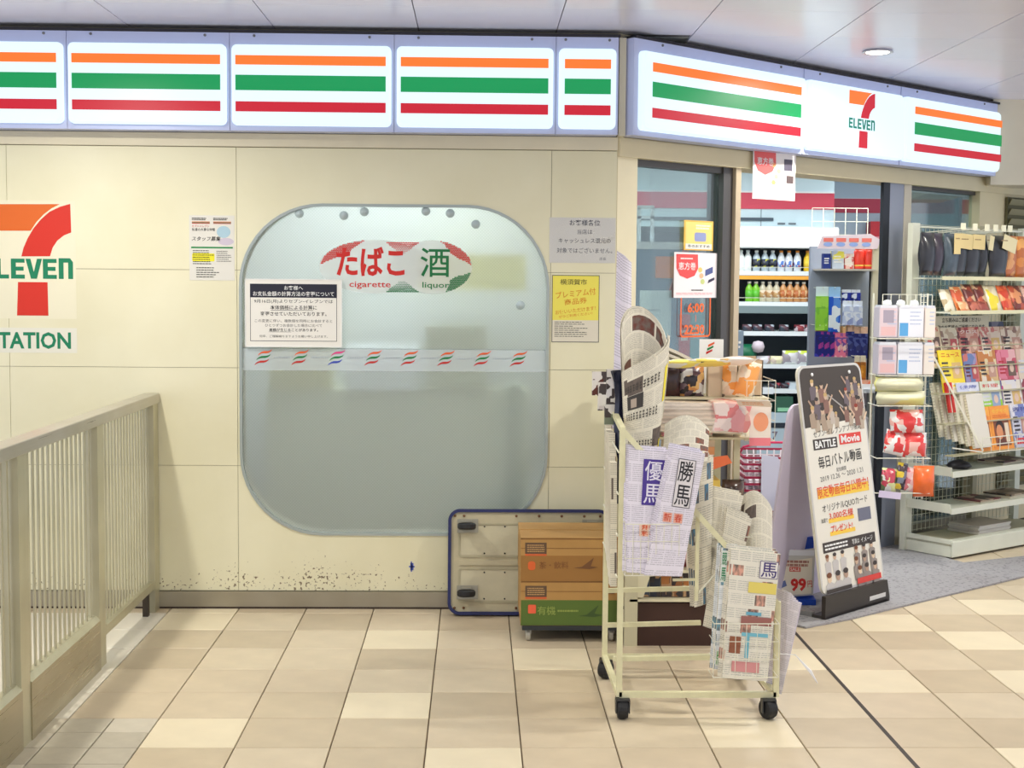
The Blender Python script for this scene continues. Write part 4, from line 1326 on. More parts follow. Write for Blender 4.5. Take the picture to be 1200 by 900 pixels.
# colourful paper in the lower right pocket
f3 = quad_f((.672, yF - .004, .160), (.822, yF - .010, .150), (.700, yF + .03, .585), (.866, yF + .03, .568), .004)
n3 = newspaper('colourful newspaper with a boxed purple character, in the lower right wire pocket', f3, NEWS_C, .016)
masthead(n3, '馬', f3, .60, .80, .98, .935, M((236, 232, 226), .6), M((70, 56, 120), .6), edge=M((70, 56, 120), .6))
masthead(n3, '', f3, .40, .68, .98, .765, M((232, 214, 110), .6), INK, off=.0022)
masthead(n3, '', f3, .40, .505, .72, .530, M((110, 176, 200), .6), INK, off=.0022)
masthead(n3, '', f3, .30, .43, .95, .495, M((160, 104, 96), .6), INK, off=.0022)
masthead(n3, '', f3, .34, .34, .92, .368, M((120, 190, 210), .6), INK, off=.0022)
masthead(n3, '', f3, .10, .20, .34, .33, M((150, 92, 66), .6), INK, off=.0022)
masthead(n3, '', f3, .18, .06, .78, .14, M((218, 150, 150), .6), INK, off=.0022)
masthead(n3, '', f3, .44, .17, .52, .34, M((120, 190, 210), .6), INK, off=.0024)
f3b = quad_f((.650, yF + .028, .180), (.700, yF + .028, .178), (.672, yF + .05, .585), (.740, yF + .05, .58), .0)
n3b = newspaper('blue and white newspaper with green lettering, showing behind the colourful one', f3b, NEWS_C2, .012, nx=4)
masthead(n3b, '競馬', f3b, .02, .72, .32, .98, M((226, 232, 226), .6), M((20, 130, 76), .6), off=.002)
masthead(n3b, '版', f3b, .05, .03, .5, .16, M((232, 234, 220), .6), M((90, 170, 90), .6), off=.002)
# the big curling broadsheets at the back left
def tube_sheet(a0, a1, ztop, zbot=.86):
    """a broadsheet rolled into an open tube; ztop(a) is the height of its upper edge"""
    def f(u, v):
        a = a0 + (a1 - a0) * u
        zt = ztop(a)
        z = zbot + (zt - zbot) * v
        q = (z - .86) / .5
        R = .048 + .040 * min(1, max(0, q)) ** .8
        xc = .424 + .012 * q
        return (xc - R * math.cos(a), -1.44 - .062 * (R / .085) * math.sin(a) + .03 * q, z)
    return f
def _zt(a):
    t_ = (2 * math.pi - a) / math.pi       # 0 at the left, 1 at the right
    return 1.20 + .168 * math.sin(math.pi * min(1, (t_ * .94 + .12))) ** .9 + .02 * t_
curl_back = tube_sheet(math.pi * 2.0, math.pi * 1.0, _zt, 1.0)
roll_front = tube_sheet(-.12, math.pi * 1.04, lambda a: 1.148 + .128 * (max(0, a) / math.pi) ** 1.4, .87)
nb1 = newspaper('big newspaper page rolled up highest at the back left of the cart', curl_back, NEWS[4], .004, nx=14, nz=12, leaves=1)
nb2 = newspaper('broadsheet wrapped round below it, with slanting headlines and a photo', roll_front, NEWS[0], .005, nx=14, nz=10, leaves=1)
def ribbon(parent, f, u0, v0, u1, v1, mat, off=.0015, n=6, name='print_block'):
    mb = MB(); vs = []
    for j in (v0, v1):
        for i in range(n + 1):
            u = u0 + (u1 - u0) * i / n
            p = Vector(f(u, j)); q = Vector(f(min(1, u + .01), j)) - Vector(f(max(0, u - .01), j)); r = Vector(f(u, min(1, j + .01))) - Vector(f(u, max(0, j - .01)))
            vs.append(p + q.cross(r).normalized() * off)
    mb.add(vs, [(i, i + 1, n + 2 + i, n + 1 + i) for i in range(n)])
    return mb.build(name, mat, parent)
pr2 = random.Random(3)
for v0 in (.74, .42, .10):
    for q in range(11):
        u = .14 + q * .052
        hm_ = M((72, 68, 62), .7)
        for w_ in range(3):
            vv = v0 + .030 * w_ + pr2.uniform(0, .008)
            ribbon(nb2, roll_front, u + pr2.uniform(0, .008), vv, u + .036 - pr2.uniform(0, .008), vv + .013, hm_, n=1)
        uu = u + pr2.uniform(.004, .024)
        ribbon(nb2, roll_front, uu, v0, uu + .008, v0 + .085, hm_, n=1)
ribbon(nb2, roll_front, .18, .54, .46, .70, M((60, 56, 54), .6), n=4, name='print_photo')
ribbon(nb2, roll_front, .26, .56, .36, .66, M((176, 160, 146), .6), .002, n=3, name='print_photo')
ribbon(nb2, roll_front, .80, .50, .90, .82, M((238, 220, 60), .6), n=2)
ribbon(nb2, roll_front, .82, .0, .90, .16, M((238, 220, 60), .6), n=2)
ribbon(nb1, curl_back, .30, .06, .95, .20, M((96, 62, 50), .6), n=8, name='print_photo')
ribbon(nb1, curl_back, .12, .25, .30, .55, M((110, 76, 64), .6), n=3, name='print_photo')
# slim papers standing behind
fa = quad_f((.350, -1.33, .95), (.395, -1.33, .95), (.362, -1.29, 1.555), (.394, -1.29, 1.535), .004)
nsl = newspaper('slim lavender-edged newspaper standing tallest at the back left of the cart', fa, NEWS_P, .016, nx=3, edge=EDGE_L, leaves=3)
# small curled one, right of the broadsheet
def curled(x0, x1, z0, z1, y, arch, side):
    def f(u, v):
        a = (u - .5) * 2
        x = x0 + (x1 - x0) * u + side * v
        z = z0 + (z1 - z0) * v - arch * (a * a) * v
        return (x, y - .03 * (1 - a * a) + .05 * v, z)
    return f
nc1 = newspaper('small grey newspaper bent over beside the broadsheet', curled(.500, .640, .86, 1.00, -1.50, .035, .012), NEWS[1], .008, nx=10)
nc2 = newspaper('newspaper with dotted columns, upright in the middle of the cart', quad_f((.640, -1.50, .43), (.700, -1.50, .43), (.628, -1.45, .765), (.775, -1.45, .735), .012), NEWS[2], .012)
nc3 = newspaper('newspaper with a rounded curled top at the right of the cart', curled(.765, .880, .48, .735, -1.45, .055, .006), NEWS[0], .008, nx=10)
nc4 = newspaper('folded newspaper sloping beneath the slanted rail of the cart', quad_f((.640, -1.55, .30), (.70, -1.54, .28), (.71, -1.50, .70), (.80, -1.48, .66), .01), NEWS[1], .010)
nc5 = newspaper('newspaper tucked between the front pocket and the divider of the cart', quad_f((.600, -1.52, .36), (.655, -1.52, .38), (.575, -1.47, .84), (.665, -1.47, .87), .008), NEWS[3], .012)
# side pocket papers seen edge-on at the left
for i in range(6):
    y0 = -1.56 + i * .075
    o = thing('newspaper', 'newspaper seen edge-on in the left side pocket, ' + ORD[i] + ' from the front', 'newspaper', (XL - .030 + .0035 * i, y0, .44 + .012 * i), group='newspapers in the side pocket')
    slab('folded_sheets', o, quad_f((0, 0, 0), (.022, .0, 0), (-.004, .01, .42 + .03 * (i % 3)), (.018, .01, .42 + .03 * (i % 3)), .0), NEWS[i % 4], 2, 8, .060)
# hanging bundle on the right side
fb_ = quad_f((.880, -1.52, .065), (.902, -1.54, .065), (.905, -1.50, .395), (.955, -1.56, .385), .006)
o = newspaper('lavender newspaper bundle hanging down the right side of the cart', fb_, NEWS_P, .010, nx=4, edge=EDGE_L, leaves=4)
MB().tube([(.868, -1.60, .222), (.93, -1.61, .220), (.98, -1.62, .165), (1.005, -1.62, .125)], [.0015, .0015, .006, .001], 5).build('white_strap', M((240, 240, 244), .4), ct)
# dark plastic wrapped paper and small magazines at the back left
dk = thing('wrapped_paper', 'dark navy plastic sheet hanging at the back left of the cart', 'wrapper', (0, 0, 0))
def dsheet(u, v):
    return (.352 + .060 * u - .03 * v + .006 * math.sin(9 * v), -1.42 + .05 * v + .01 * math.sin(7 * u + 5 * v), .70 + .46 * v)
slab('sheet', dk, dsheet, M((34, 38, 62), .25, coat=.5), 4, 12, .02, edge=M((26, 28, 44), .4))
for i, (x, z, w, h, c) in enumerate(((.268, 1.08, .050, .085, (88, 42, 34)), (.285, 1.03, .055, .10, (206, 198, 196)), (.310, 1.055, .050, .125, (222, 218, 220)), (.300, .99, .06, .07, (120, 130, 110)))):
    mg = thing('magazine', ('maroon', 'white', 'tall pale', 'grey green')[i] + ' magazine at the top of the left side pocket', 'magazine', (x, -1.22 - .05 * i, z - .02), R_(8))
    MB().box(0, 0, 0, w, .012, h).build('cover', blotch((c, (225, 220, 214), c, (70, 60, 60)), 30, i), mg)
    MB().box(.002, .012, .002, w - .002, .015, h - .003).build('pages', WHITE, mg)

# ================================================================== GOODS STAND BEHIND THE CART
gs = thing('goods_stand', 'cream shelved goods stand behind the newspaper cart', 'display stand', (.455, -.66, 0))
GW, GD = .46, .50
MB().box(0, 0, 0, .052, .03, 1.00).build('post', M((206, 200, 168), .5), gs)
MB().box(GW - .025, .03, 0, GW, .055, 1.0).build('post', M((206, 200, 168), .5), gs)
MB().box(0, GD - .03, 0, .04, GD, 1.1).build('post', M((206, 200, 168), .5), gs)
MB().box(GW - .03, GD - .03, 0, GW, GD, 1.0).build('post', M((206, 200, 168), .5), gs)
MB().box(.052, .01, .0, GW - .03, .40, .175).build('dark_base', M((62, 36, 26), .6), gs)
for z, d, w_ in ((.182, .46, .455), (.300, .46, .455), (.58, .46, .455), (.84, .48, .56), (.998, .46, .57)):
    MB().box(.02, .0 if z < .99 else .03, z, w_, d, z + .010).build('shelf', M((222, 216, 184), .5), gs)
MB().add([(.052, .002, .20), (.075, .002, .20), (.10, .002, .285), (.25, .002, .302), (.37, .002, .285), (.40, .002, .20), (.42, .002, .20), (.42, .002, .312), (.052, .002, .312)], [tuple(range(9))]).build('arched_front', M((222, 216, 184), .5), gs)
# wire cage on the right of the stand
pocket(gs, .47, .585, .84, 1.08, -.03, .40, 4, 3, 'wire_cage')
OX, OY = .455, -.66
def good(name, label, cat, x, y, z, group=None, rotz=0, rot=None):
    return thing(name, label, cat, (OX + x, OY + y, z), rotz, group, rot)
def pillow(name, parent, w, h, d, mat, n=7, crimp=.06, loc=None, rot=None):
    """sealed bag: puffed in the middle, flat crimped ends; standing in xz"""
    mb = MB(); N1 = n + 1
    for sg in (-1, 1):
        for j in range(N1):
            for i in range(N1):
                u, v = i / n, j / n
                e = (math.sin(math.pi * u) ** .55) * (math.sin(math.pi * min(1, max(0, (v - crimp) / (1 - 2 * crimp)))) ** .6) if crimp < v < 1 - crimp else 0
                wob = .015 * w * math.sin(9 * v + 3 * u)
                mb.v.append((w * (u - .5) + wob, sg * (d / 2 * e + .0006), h * v))
    K = N1 * N1
    for j in range(n):
        for i in range(n):
            a = j * N1 + i
            mb.f.append((a, a + 1, a + N1 + 1, a + N1)); mb.m.append(0)
            mb.f.append((K + a + 1, K + a, K + a + N1, K + a + N1 + 1)); mb.m.append(0)
    for i in range(n):
        mb.f.append((i + 1, i, K + i, K + i + 1)); mb.m.append(0)
        a = n * N1 + i
        mb.f.append((a, a + 1, K + a + 1, K + a)); mb.m.append(0)
        a = i * N1
        mb.f.append((a, a + N1, K + a + N1, K + a)); mb.m.append(0)
        a = i * N1 + n
        mb.f.append((a + N1, a, K + a, K + a + N1)); mb.m.append(0)
    o = mb.build(name, mat, parent, smooth=True, loc=loc)
    if rot:
        o.rotation_euler = rot
    return o
# upper tier: box and snack bags
t = good('snack_box', 'open brown cardboard carton at the top right of the goods stand', 'box', .455, .10, 1.0085)
mb = MB()
mb.box(0, 0, 0, .105, .004, .145).box(0, .15, 0, .105, .154, .155).box(0, 0, 0, .004, .154, .145).box(.101, 0, 0, .105, .154, .145).box(0, 0, 0, .105, .154, .004)
mb.build('body', M((204, 178, 146), .7), t)
t = good('snack_bag', 'dark red and brown snack bag, leftmost on the upper shelf of the goods stand', 'snack bag', .17, .06, 1.0085)
pillow('bag', t, .095, .135, .05, blotch(((70, 40, 40), (58, 44, 46), (120, 40, 44), (60, 44, 44)), 14, 2.0, .25), 7)
t = good('snack_bag', 'black white and yellow patterned snack bag, second on the upper shelf of the goods stand', 'snack bag', .265, .07, 1.0085)
pillow('bag', t, .100, .13, .06, blotch(((50, 44, 50), (232, 190, 120), (228, 226, 220), (110, 90, 100), (214, 150, 90)), 34, 1.0, .25), 8)
t = good('snack_bag', 'white and orange snack packet beside the brown carton on the goods stand', 'snack bag', .385, .075, 1.0085)
MB().box(-.055, -.02, 0, .06, .03, .135).build('tray', M((212, 194, 164), .6), t)
pillow('bag', t, .060, .135, .04, blotch(((236, 222, 196), (240, 160, 70), (222, 206, 176), (120, 110, 100)), 26, 3.0, .3), 7, loc=(.03, -.03, .0))
t = good('snack_bag', 'cream packet with an orange printed end, leaning left of the brown carton', 'snack bag', .462, .04, 1.0085)
pillow('bag', t, .085, .150, .05, blotch(((238, 226, 204), (240, 226, 200), (244, 170, 90)), 18, 7.0, .3), 7, rot=(0, R_(16), 0))
for i, (x, w, c) in enumerate(((.20, .16, ((236, 230, 222), (250, 236, 120), (240, 240, 236), (60, 60, 60))), (.32, .17, ((244, 240, 232), (250, 226, 110), (238, 200, 150))), (.42, .15, ((244, 226, 190), (246, 236, 226), (244, 196, 120))))):
    t = good('sweet_packet', ('white packet with a black seal lying over the dark snack bag', 'white and yellow packet lying across the snack bags', 'cream packet draped over the right snack bags')[i], 'sweet packet', x, .03, 1.135 + .006 * i, rot=(R_(80), 0, R_((6, -4, 3)[i])))
    pillow('bag', t, w, .12, .035, blotch(c, 16, i * 2.3, .35), 7)
t = good('seal_card', 'white card with a small striped emblem, standing behind the snack bags', 'card', .318, .22, 1.0085)
MB().box(0, 0, 0, .10, .003, .225).build('sheet', WHITE, t)
for q, m in enumerate((so, sg_, sr)):
    patch(t, 0, 0, 0, 0, m, -.001, 'stripe_mark', pts=[(.036 - .004 * q, .202 - .015 * q), (.062 - .004 * q, .214 - .015 * q), (.062 - .004 * q, .206 - .015 * q), (.036 - .004 * q, .192 - .015 * q)])
# fan of folded papers above
for i in range(5):
    t = good('paper_stack', 'pale folded newspaper, ' + ORD[i] + ' from the bottom of the fanned pile', 'newspaper', .06, .25 + .012 * i, 1.10 + .028 * i, group='fanned newspapers above the goods stand', rot=(R_(-14), R_(17 + 1.5 * i), 0))
    slab('folded_sheets', t, lambda u, v: (.27 * u, -.12 + .20 * v, .0 + .01 * math.sin(3 * u)), NEWS[2], 5, 3, .012)
t = good('paper_stack', 'thick pale stack of folded newspapers, lowest beneath the fanned pile', 'newspaper stack', .05, .20, 1.0085)
MB().box(0, 0, 0, .26, .22, .100).build('folded_sheets', page_edges((228, 218, 190), 30), t)
# flat bundle in pinkish wrapping
t = good('newspaper_bundle', 'thick bundle of beige newspapers in clear wrap with a pink printed end', 'newspaper bundle', .085, -.085, .883)
for i, (h, dx, c) in enumerate(((.030, 0, (226, 208, 176)), (.028, .012, (236, 216, 190)), (.030, -.006, (232, 212, 186)), (.026, .006, (238, 222, 200)))):
    z = sum((.030, .028, .030, .026)[:i])
    def ff(u, v, z=z, h=h, dx=dx):
        return (dx + .36 * u, .012 * math.sin(6 * u + z * 40) - .004, z + h * .96 * v - .012 * (u ** 2))
    slab('paper_layer', t, ff, page_edges(c, 18), 10, 2, .30, edge=page_edges(c, 18))
pk = blotch(((236, 150, 146), (240, 186, 176), (226, 110, 100), (244, 220, 206)), 24, 5.0, .3)
MB().prism([(.235, -.001), (.378, -.004), (.392, .03), (.385, .07), (.396, .108), (.30, .120), (.240, .116), (.250, .06)], -.016, .305).build('pink_wrap_end', pk, t, bevel=.006)
patch(t, 0, 0, 0, 0, FILM, -.02, 'wrap_film', pts=[(.0, .0), (.36, -.005), (.37, .11), (0, .118)])
t = good('flyer_card', 'white price flyer folded out to the right of the newspaper bundle', 'flyer', .425, -.10, .985, rot=(R_(70), 0, R_(-18)))
MB().box(0, 0, 0, .13, .002, .09).build('sheet', M((244, 238, 232), .5), t)
lines(t, .02, .02, .11, .07, 2, M((244, 190, 150), .6), -.001, .5, .2, rnd=rnd)
t = good('hanging_card', 'white card with an orange round print, clipped to the wire cage', 'card', .475, -.075, .845)
MB().box(0, 0, 0, .085, .002, .150).build('sheet', M((240, 228, 216), .5), t)
patch(t, 0, 0, 0, 0, M((240, 160, 120), .6), -.001, 'print_disc', pts=disc_pts(.045, .075, .030, .038))
patch(t, .0, -.02, .085, .012, M((236, 130, 140), .6), -.0015)
# below the bundle: boxes
for i, (x, z, w, h, d, c, lab) in enumerate((
    (.145, .8505, .20, .030, .2, ((232, 222, 200), (222, 206, 180), (240, 150, 160)), 'flat cream box with pink prints under the newspaper bundle'),
    (.165, .775, .19, .062, .2, ((226, 206, 176), (238, 190, 190), (240, 170, 110)), 'beige box with orange lettering under the flat cream box'),
    (.150, .690, .19, .080, .2, ((214, 196, 160), (220, 200, 160), (150, 130, 110)), 'plain beige box in the middle of the goods stand'),
    (.135, .594, .10, .090, .2, ((210, 200, 176), (220, 214, 196), (200, 186, 150)), 'pale box at the left of the middle shelf'))):
    t = good('goods_box', lab, 'box', x, .02, z)
    MB().box(0, 0, 0, w, d, h).build('body', blotch(c, 16, i * 1.7, .5), t)
    lines(t, .015, h * .2, w * .8, h * .8, 3, M((170, 110, 90), .6), -.001, .45, .3, rnd=rnd)
t = good('orange_card', 'bright orange card sticking out of the middle of the goods stand', 'card', .175, -.02, .695)
MB().prism([(0, 0), (.08, -.005), (.245, .055), (.225, .085), (.06, .062), (.0, .062)], 0, .004).build('sheet', M((246, 122, 72), .5), t)
MB().add([(.07, -.002, .050), (.16, -.002, .062), (.17, -.002, .088), (.06, -.002, .085)], [(0, 1, 2, 3)]).build('print_block', M((246, 224, 210), .5), t)
t = good('sweets_box', 'yellow box with black print on the right of the middle shelf', 'box', .300, .01, .594)
MB().box(0, 0, 0, .078, .15, .082).build('body', M((240, 206, 96), .45), t)
lines(t, .01, .02, .07, .06, 3, INK, -.001, .5, .2, rnd=rnd)
t = good('sweets_box', 'dark brown glossy box right of the yellow box', 'box', .384, .01, .594)
pillow('body', t, .09, .085, .07, blotch(((80, 62, 54), (110, 90, 76), (60, 46, 40)), 20, 3, .2), 6, .02, loc=(.046, 0, 0))
# lower shelf magazines and red packets
for i in range(5):
    t = good('red_packet', 'red and white packet, ' + ORD[i] + ' from the left on the lower shelf of the goods stand', 'snack packet', .095 + .048 * i, .05, .313, group='red packets on the lower shelf')
    pillow('bag', t, .046, .062, .04, blotch(((150, 30, 40), (206, 150, 150), (120, 24, 34)), 30, i, .3), 5)
t = good('plastic_bag', 'crumpled white plastic bag among the red packets', 'plastic bag', .29, .0, .313)
pillow('bag', t, .09, .075, .06, M((232, 222, 210), .35), 8, .02)
for i in range(8):
    t = good('magazine', 'small upright magazine, ' + ORD[i] + ' from the left on the bottom shelf of the goods stand', 'magazine', .062 + .045 * i, .04, .195, group='magazines on the bottom shelf', rot=(R_(-10), 0, 0))
    c = ((66, 80, 100), (40, 46, 60), (190, 120, 60), (150, 96, 50), (176, 110, 52), (150, 60, 50), (196, 140, 80), (90, 60, 50))[i]
    MB().box(0, 0, 0, .042, .012, .095).build('cover', blotch((c, (190, 150, 110), c, (60, 50, 50)), 26, i + .3), t)
    MB().box(.001, .012, .001, .041, .018, .093).build('pages', WHITE, t)

# ================================================================== POSTERS ON THE ENTRANCE GLASS
def fposter(name, label, rc, off, col=(242, 240, 236), cat='poster', thick=.001):
    x0, z0, x1, z1 = rc
    t = thing(name, label, cat, fac(x0, off, z0), TH)
    w, h = x1 - x0, z1 - z0
    MB().box(0, 0, 0, w, thick, h).build('sheet', M(col, .5), t)
    return t, w, h
def roll_poster(label, rc, off, cat='poster'):
    t, w, h = fposter('roll_poster', label, rc, off, (248, 240, 240), cat)
    r_ = M((236, 84, 82), .5)
    patch(t, 0, 0, 0, 0, r_, -.001, 'print_badge', pts=[(w * .04, h * .96), (w * .54, h * .96), (w * .55, h * .65), (w * .47, h * .49), (w * .30, h * .42), (w * .13, h * .49), (w * .05, h * .65)])
    text(t, '恵方巻', w * .295, h * .70, h * .17, WHITE, -.0016, bold=.03, w=w * .40)
    lines(t, w * .14, h * .84, w * .44, h * .89, 1, WHITE, -.0016, .6, .1, rnd=rnd)
    # sushi roll boxes in the picture
    patch(t, 0, 0, 0, 0, M((84, 96, 150), .5), -.001, 'print_picture', pts=[(w * .72, h * .48), (w * .90, h * .56), (w * .90, h * .70), (w * .72, h * .62)])
    patch(t, 0, 0, 0, 0, M((60, 56, 80), .5), -.0012, 'print_picture', pts=[(w * .78, h * .32), (w * .94, h * .40), (w * .94, h * .46), (w * .80, h * .40)])
    for q in range(3):
        patch(t, 0, 0, 0, 0, M(((244, 212, 120), (240, 196, 150), (210, 220, 140))[q], .5), -.001, 'print_picture', pts=disc_pts(w * (.60 + .03 * q), h * (.62 - .13 * q), w * .05, h * .06, 10))
    lines(t, w * .40, h * .14, w * .70, h * .20, 1, INK, -.001, .4, .1, rnd=rnd)
    lines(t, w * .05, h * .06, w * .95, h * .12, 2, M((240, 150, 150), .5), -.001, .3, .1, rnd=rnd)
    return t, w, h
roll_poster('white poster with a red badge and sushi roll picture on the fixed glass pane', (0.442, 1.395, 0.756, 1.608), .044)
t = thing('hanging_poster', 'small poster with a red badge hanging from the header over the doorway', 'poster', fac((0.925, 1.875)[0], -.03, (0.925, 1.875)[1]), TH - R_(4))
w, h = .315, .235
MB().box(0, 0, 0, w, .001, h).build('sheet', M((246, 240, 236), .5), t)
patch(t, 0, 0, 0, 0, M((236, 100, 98), .5), -.001, 'print_badge', pts=[(w * .02, h), (w * .52, h), (w * .53, h * .75), (w * .45, h * .58), (w * .28, h * .50), (w * .11, h * .58), (w * .03, h * .75)])
text(t, '恵方巻', w * .28, h * .78, h * .16, WHITE, -.0016, bold=.03, w=w * .38)
patch(t, w * .72, h * .62, w * .92, h * .86, M((90, 84, 100), .5), -.001, 'print_picture')
patch(t, w * .78, h * .36, w * .95, h * .52, M((96, 80, 80), .5), -.001, 'print_picture')
for q in range(4):
    patch(t, 0, 0, 0, 0, M(((246, 214, 120), (244, 204, 160), (230, 214, 150), (246, 190, 120))[q], .5), -.001, 'print_picture', pts=disc_pts(w * (.48 + .06 * (q % 3)), h * (.36 + .12 * q), w * .05, h * .05, 10))
t, w, h = fposter('yellow_poster', 'small yellow and orange poster above the red badge poster on the fixed pane', (0.509, 1.619, 0.723, 1.759), .044, (246, 196, 84))
patch(t, w * .05, h * .05, w * .95, h * .95, M((248, 222, 130), .5), -.0008, 'print_ground')
patch(t, w * .35, h * .3, w * .75, h * .6, M((150, 160, 206), .5), -.0012, 'print_picture', r=w * .05)
patch(t, w * .05, h * .04, w * .95, h * .22, M((240, 238, 228), .5), -.0012)
text(t, '冬のおすすめ', w / 2, h * .14, h * .10, INK, -.0016, bold=.02, w=w * .75)
lines(t, w * .4, h * .7, w * .9, h * .88, 2, M((250, 246, 220), .5), -.0012, .6, .2, rnd=rnd)
t, w, h = fposter('white_sheet', 'plain white sheet taped inside the fixed pane beside the pillar', (0.229, 1.211, 0.449, 1.429), .064, (240, 242, 248))
lines(t, w * .1, h * .55, w * .7, h * .62, 1, M((200, 200, 206), .6), -.0008, .5, .1, rnd=rnd)
# opening hours on the glass
hx0, hz0, hx1, hz1 = (0.495, 1.208, 0.717, 1.402)
hr = thing('hours_decal', 'orange opening hours decal on the fixed glass pane', 'decal', fac(hx0, .046, hz0), TH)
OD = M((246, 110, 40), .45)
w, h = hx1 - hx0, hz1 - hz0
fr_pts = rrect(0, 0, w, h * 1.05, .02, 4)
ring(0, 0, w, h * 1.05, .02, .008, -.0006, .0, 'border', OD, hr)
text(hr, '6:00', w * .50, h * .72, h * .24, OD, -.001, bold=.03, w=w * .55)
text(hr, '|', w * .50, h * .46, h * .16, OD, -.001, bold=.01)
text(hr, '22:30', w * .46, h * .19, h * .24, OD, -.001, bold=.03, w=w * .66)
# things behind the fixed pane
t = thing('drink_machine', 'blue and white machine behind the fixed pane, near the pillar', 'machine', (0.724, 1.600, 1.032))
MB().box(0, 0, 0, .34, .5, .62).build('body', M((96, 130, 160), .4), t)
MB().box(-.01, -.01, .62, .36, .5, .66).build('top', M((226, 232, 240), .4), t)
MB().box(.12, -.012, .46, .33, 0, .58).build('orange_panel', M((240, 132, 40), .5), t)
MB().tube([(.40, 0, .20), (.385, 0, .34), (.395, 0, .50), (.43, 0, .62)], .014, 8).build('chrome_pipe', M((236, 238, 240), .2, .4), t)
t.location.z = 1.031
st_ = thing('white_reflection', 'white square framed shape modelled for a reflection high in the fixed pane', 'reflection shape', (0.763, 1.800, 1.856))  # white bars built in place of a reflection on the glass
for a_ in ((0, -.075, .02, .12), (.075, -.075, .095, .12)):
    MB().box(a_[0], 0, a_[1], a_[2], .02, a_[3]).build('leg', M((236, 242, 246), .4), st_)
MB().box(.0, 0, .06, .095, .02, .075).box(0, 0, .115, .095, .02, .135).build('rail', M((236, 242, 246), .4), st_)
st_.location.z = 1.768
t = thing('till_shelf', 'grey counter with baskets and packets behind the fixed pane', 'counter', (.80, 1.55, 0))
MB().box(-.25, 0, 0, .62, .5, 1.0).build('body', M((160, 166, 170), .5), t)
MB().box(-.25, -.02, 1.0, .62, .5, 1.03).build('worktop', M((206, 206, 206), .4), t)
for i, (x, w_, h_, c, lab) in enumerate(((.0, .06, .26, (190, 40, 50), 'tall dark red carton on the counter behind the fixed pane'), (.08, .10, .30, (96, 150, 160), 'pale blue bottle carton on the counter behind the fixed pane'), (.20, .07, .22, (30, 130, 90), 'green carton on the counter behind the fixed pane'), (.30, .12, .17, (120, 140, 160), 'grey blue carton on the counter behind the fixed pane'))):
    g_ = thing('counter_carton', lab, 'carton', (.98 + x * .8, 1.58, 1.031))
    MB().box(0, 0, 0, w_, .1, h_).build('body', M(c, .5), g_)
    lines(g_, .01, h_ * .4, w_ - .01, h_ * .7, 2, M((220, 220, 220), .5), -.001, .5, .1, rnd=rnd)
t = thing('red_banner', 'slanting red banner behind the fixed pane left of the badge poster', 'banner', fac(.46, .10, 1.395), TH)
MB().prism([(0, 0), (.12, .0), (.16, .26), (.13, .27)], 0, .003).build('sheet', M((214, 50, 48), .4), t)
patch(t, 0, 0, 0, 0, M((238, 170, 170), .4), -.001, 'print_mark', pts=disc_pts(.08, .10, .02, .02))
t = thing('exit_lamp', 'small green lit emergency sign inside near the ceiling', 'exit sign', (1.308, 2.600, 1.902))
MB().box(0, 0, 0, .09, .03, .11).build('housing', M((90, 104, 100), .5), t)
MB().tube([(.045, .015, .11), (.045, .015, 2.559 - t.location.z)], .006, 6).build('hanging_rod', M((150, 156, 160), .4, .5), t)
MB().box(.01, -.004, .015, .08, .0, .095).build('lit_panel', M((70, 200, 130), .4, emit=.5), t)
t = thing('red_cabinet', 'red box fixed to the far wall behind the tall hanging rack', 'cabinet', (3.504, 6.980, 1.719))
MB().box(0, -.14, 0, .22, .009, .42).build('body', M((206, 34, 48), .4), t)
MB().box(.02, -.148, .18, .08, -.14, .28).build('plate', M((236, 150, 160), .4), t)
t.location.z = (3.521, 1.631)[1]

# ================================================================== OPEN CHILLER AND THE SHELVES BELOW
CY = 5.2
ch = thing('chiller_cabinet', 'white open chiller cabinet with a lit canopy, at the back of the shop', 'chiller', (1.2, CY, 0))
CH0 = .72
WC = M((226, 234, 238), .45)
MB().box(CH0, .60, 0, 1.60, .66, 1.93).build('back_panel', M((74, 84, 96), .5), ch)
MB().box(CH0, .0, 1.755, 1.585, .60, 1.93).build('canopy', WC, ch)
MB().box(CH0, -.012, 1.765, 1.585, 0, 1.915).build('lit_header', M((255, 253, 250), .4, emit=1.15), ch)
MB().box(1.56, .0, .0, 1.60, .60, 1.755).build('side_panel', WC, ch)
MB().box(CH0 - .02, .0, .0, CH0, .60, 1.755).build('side_panel', WC, ch)
MB().box(CH0, -.10, 0, 1.60, .60, .42).build('base', M((190, 208, 222), .45), ch)
MB().box(CH0, -.105, .30, 1.60, -.10, .34).build('base_slot', M((40, 48, 62), .6), ch)
text(ch, '7', (2.280, 0.224)[0] - 1.2, (2.280, 0.224)[1] + .01, .07, M((120, 110, 130), .5), -.1015, bold=.02)
sh_z = [1.555, 1.305, 1.065, .800, .600]
for i, z in enumerate(sh_z):
    MB().box(CH0, .05 - .03 * i, z, 1.56, .60, z + .012).build('shelf', WC, ch)
    MB().box(CH0, .045 - .03 * i, z - .022, 1.56, .05 - .03 * i, z + .014).build('price_rail', M((236, 242, 246), .4), ch)
    if i < 2:
        MB().tube([(CH0, .052, z + .045), (1.56, .052, z + .045)], .0025, 5).build('guard_wire', WIRE, ch)
MB().box(CH0, .045, 1.500, 1.56, .06, 1.530).build('orange_strip', M((250, 172, 60), .45), ch)
MB().box(CH0, .0, 1.225, 1.56, .06, 1.285).build('fascia', M((126, 142, 146), .5), ch)
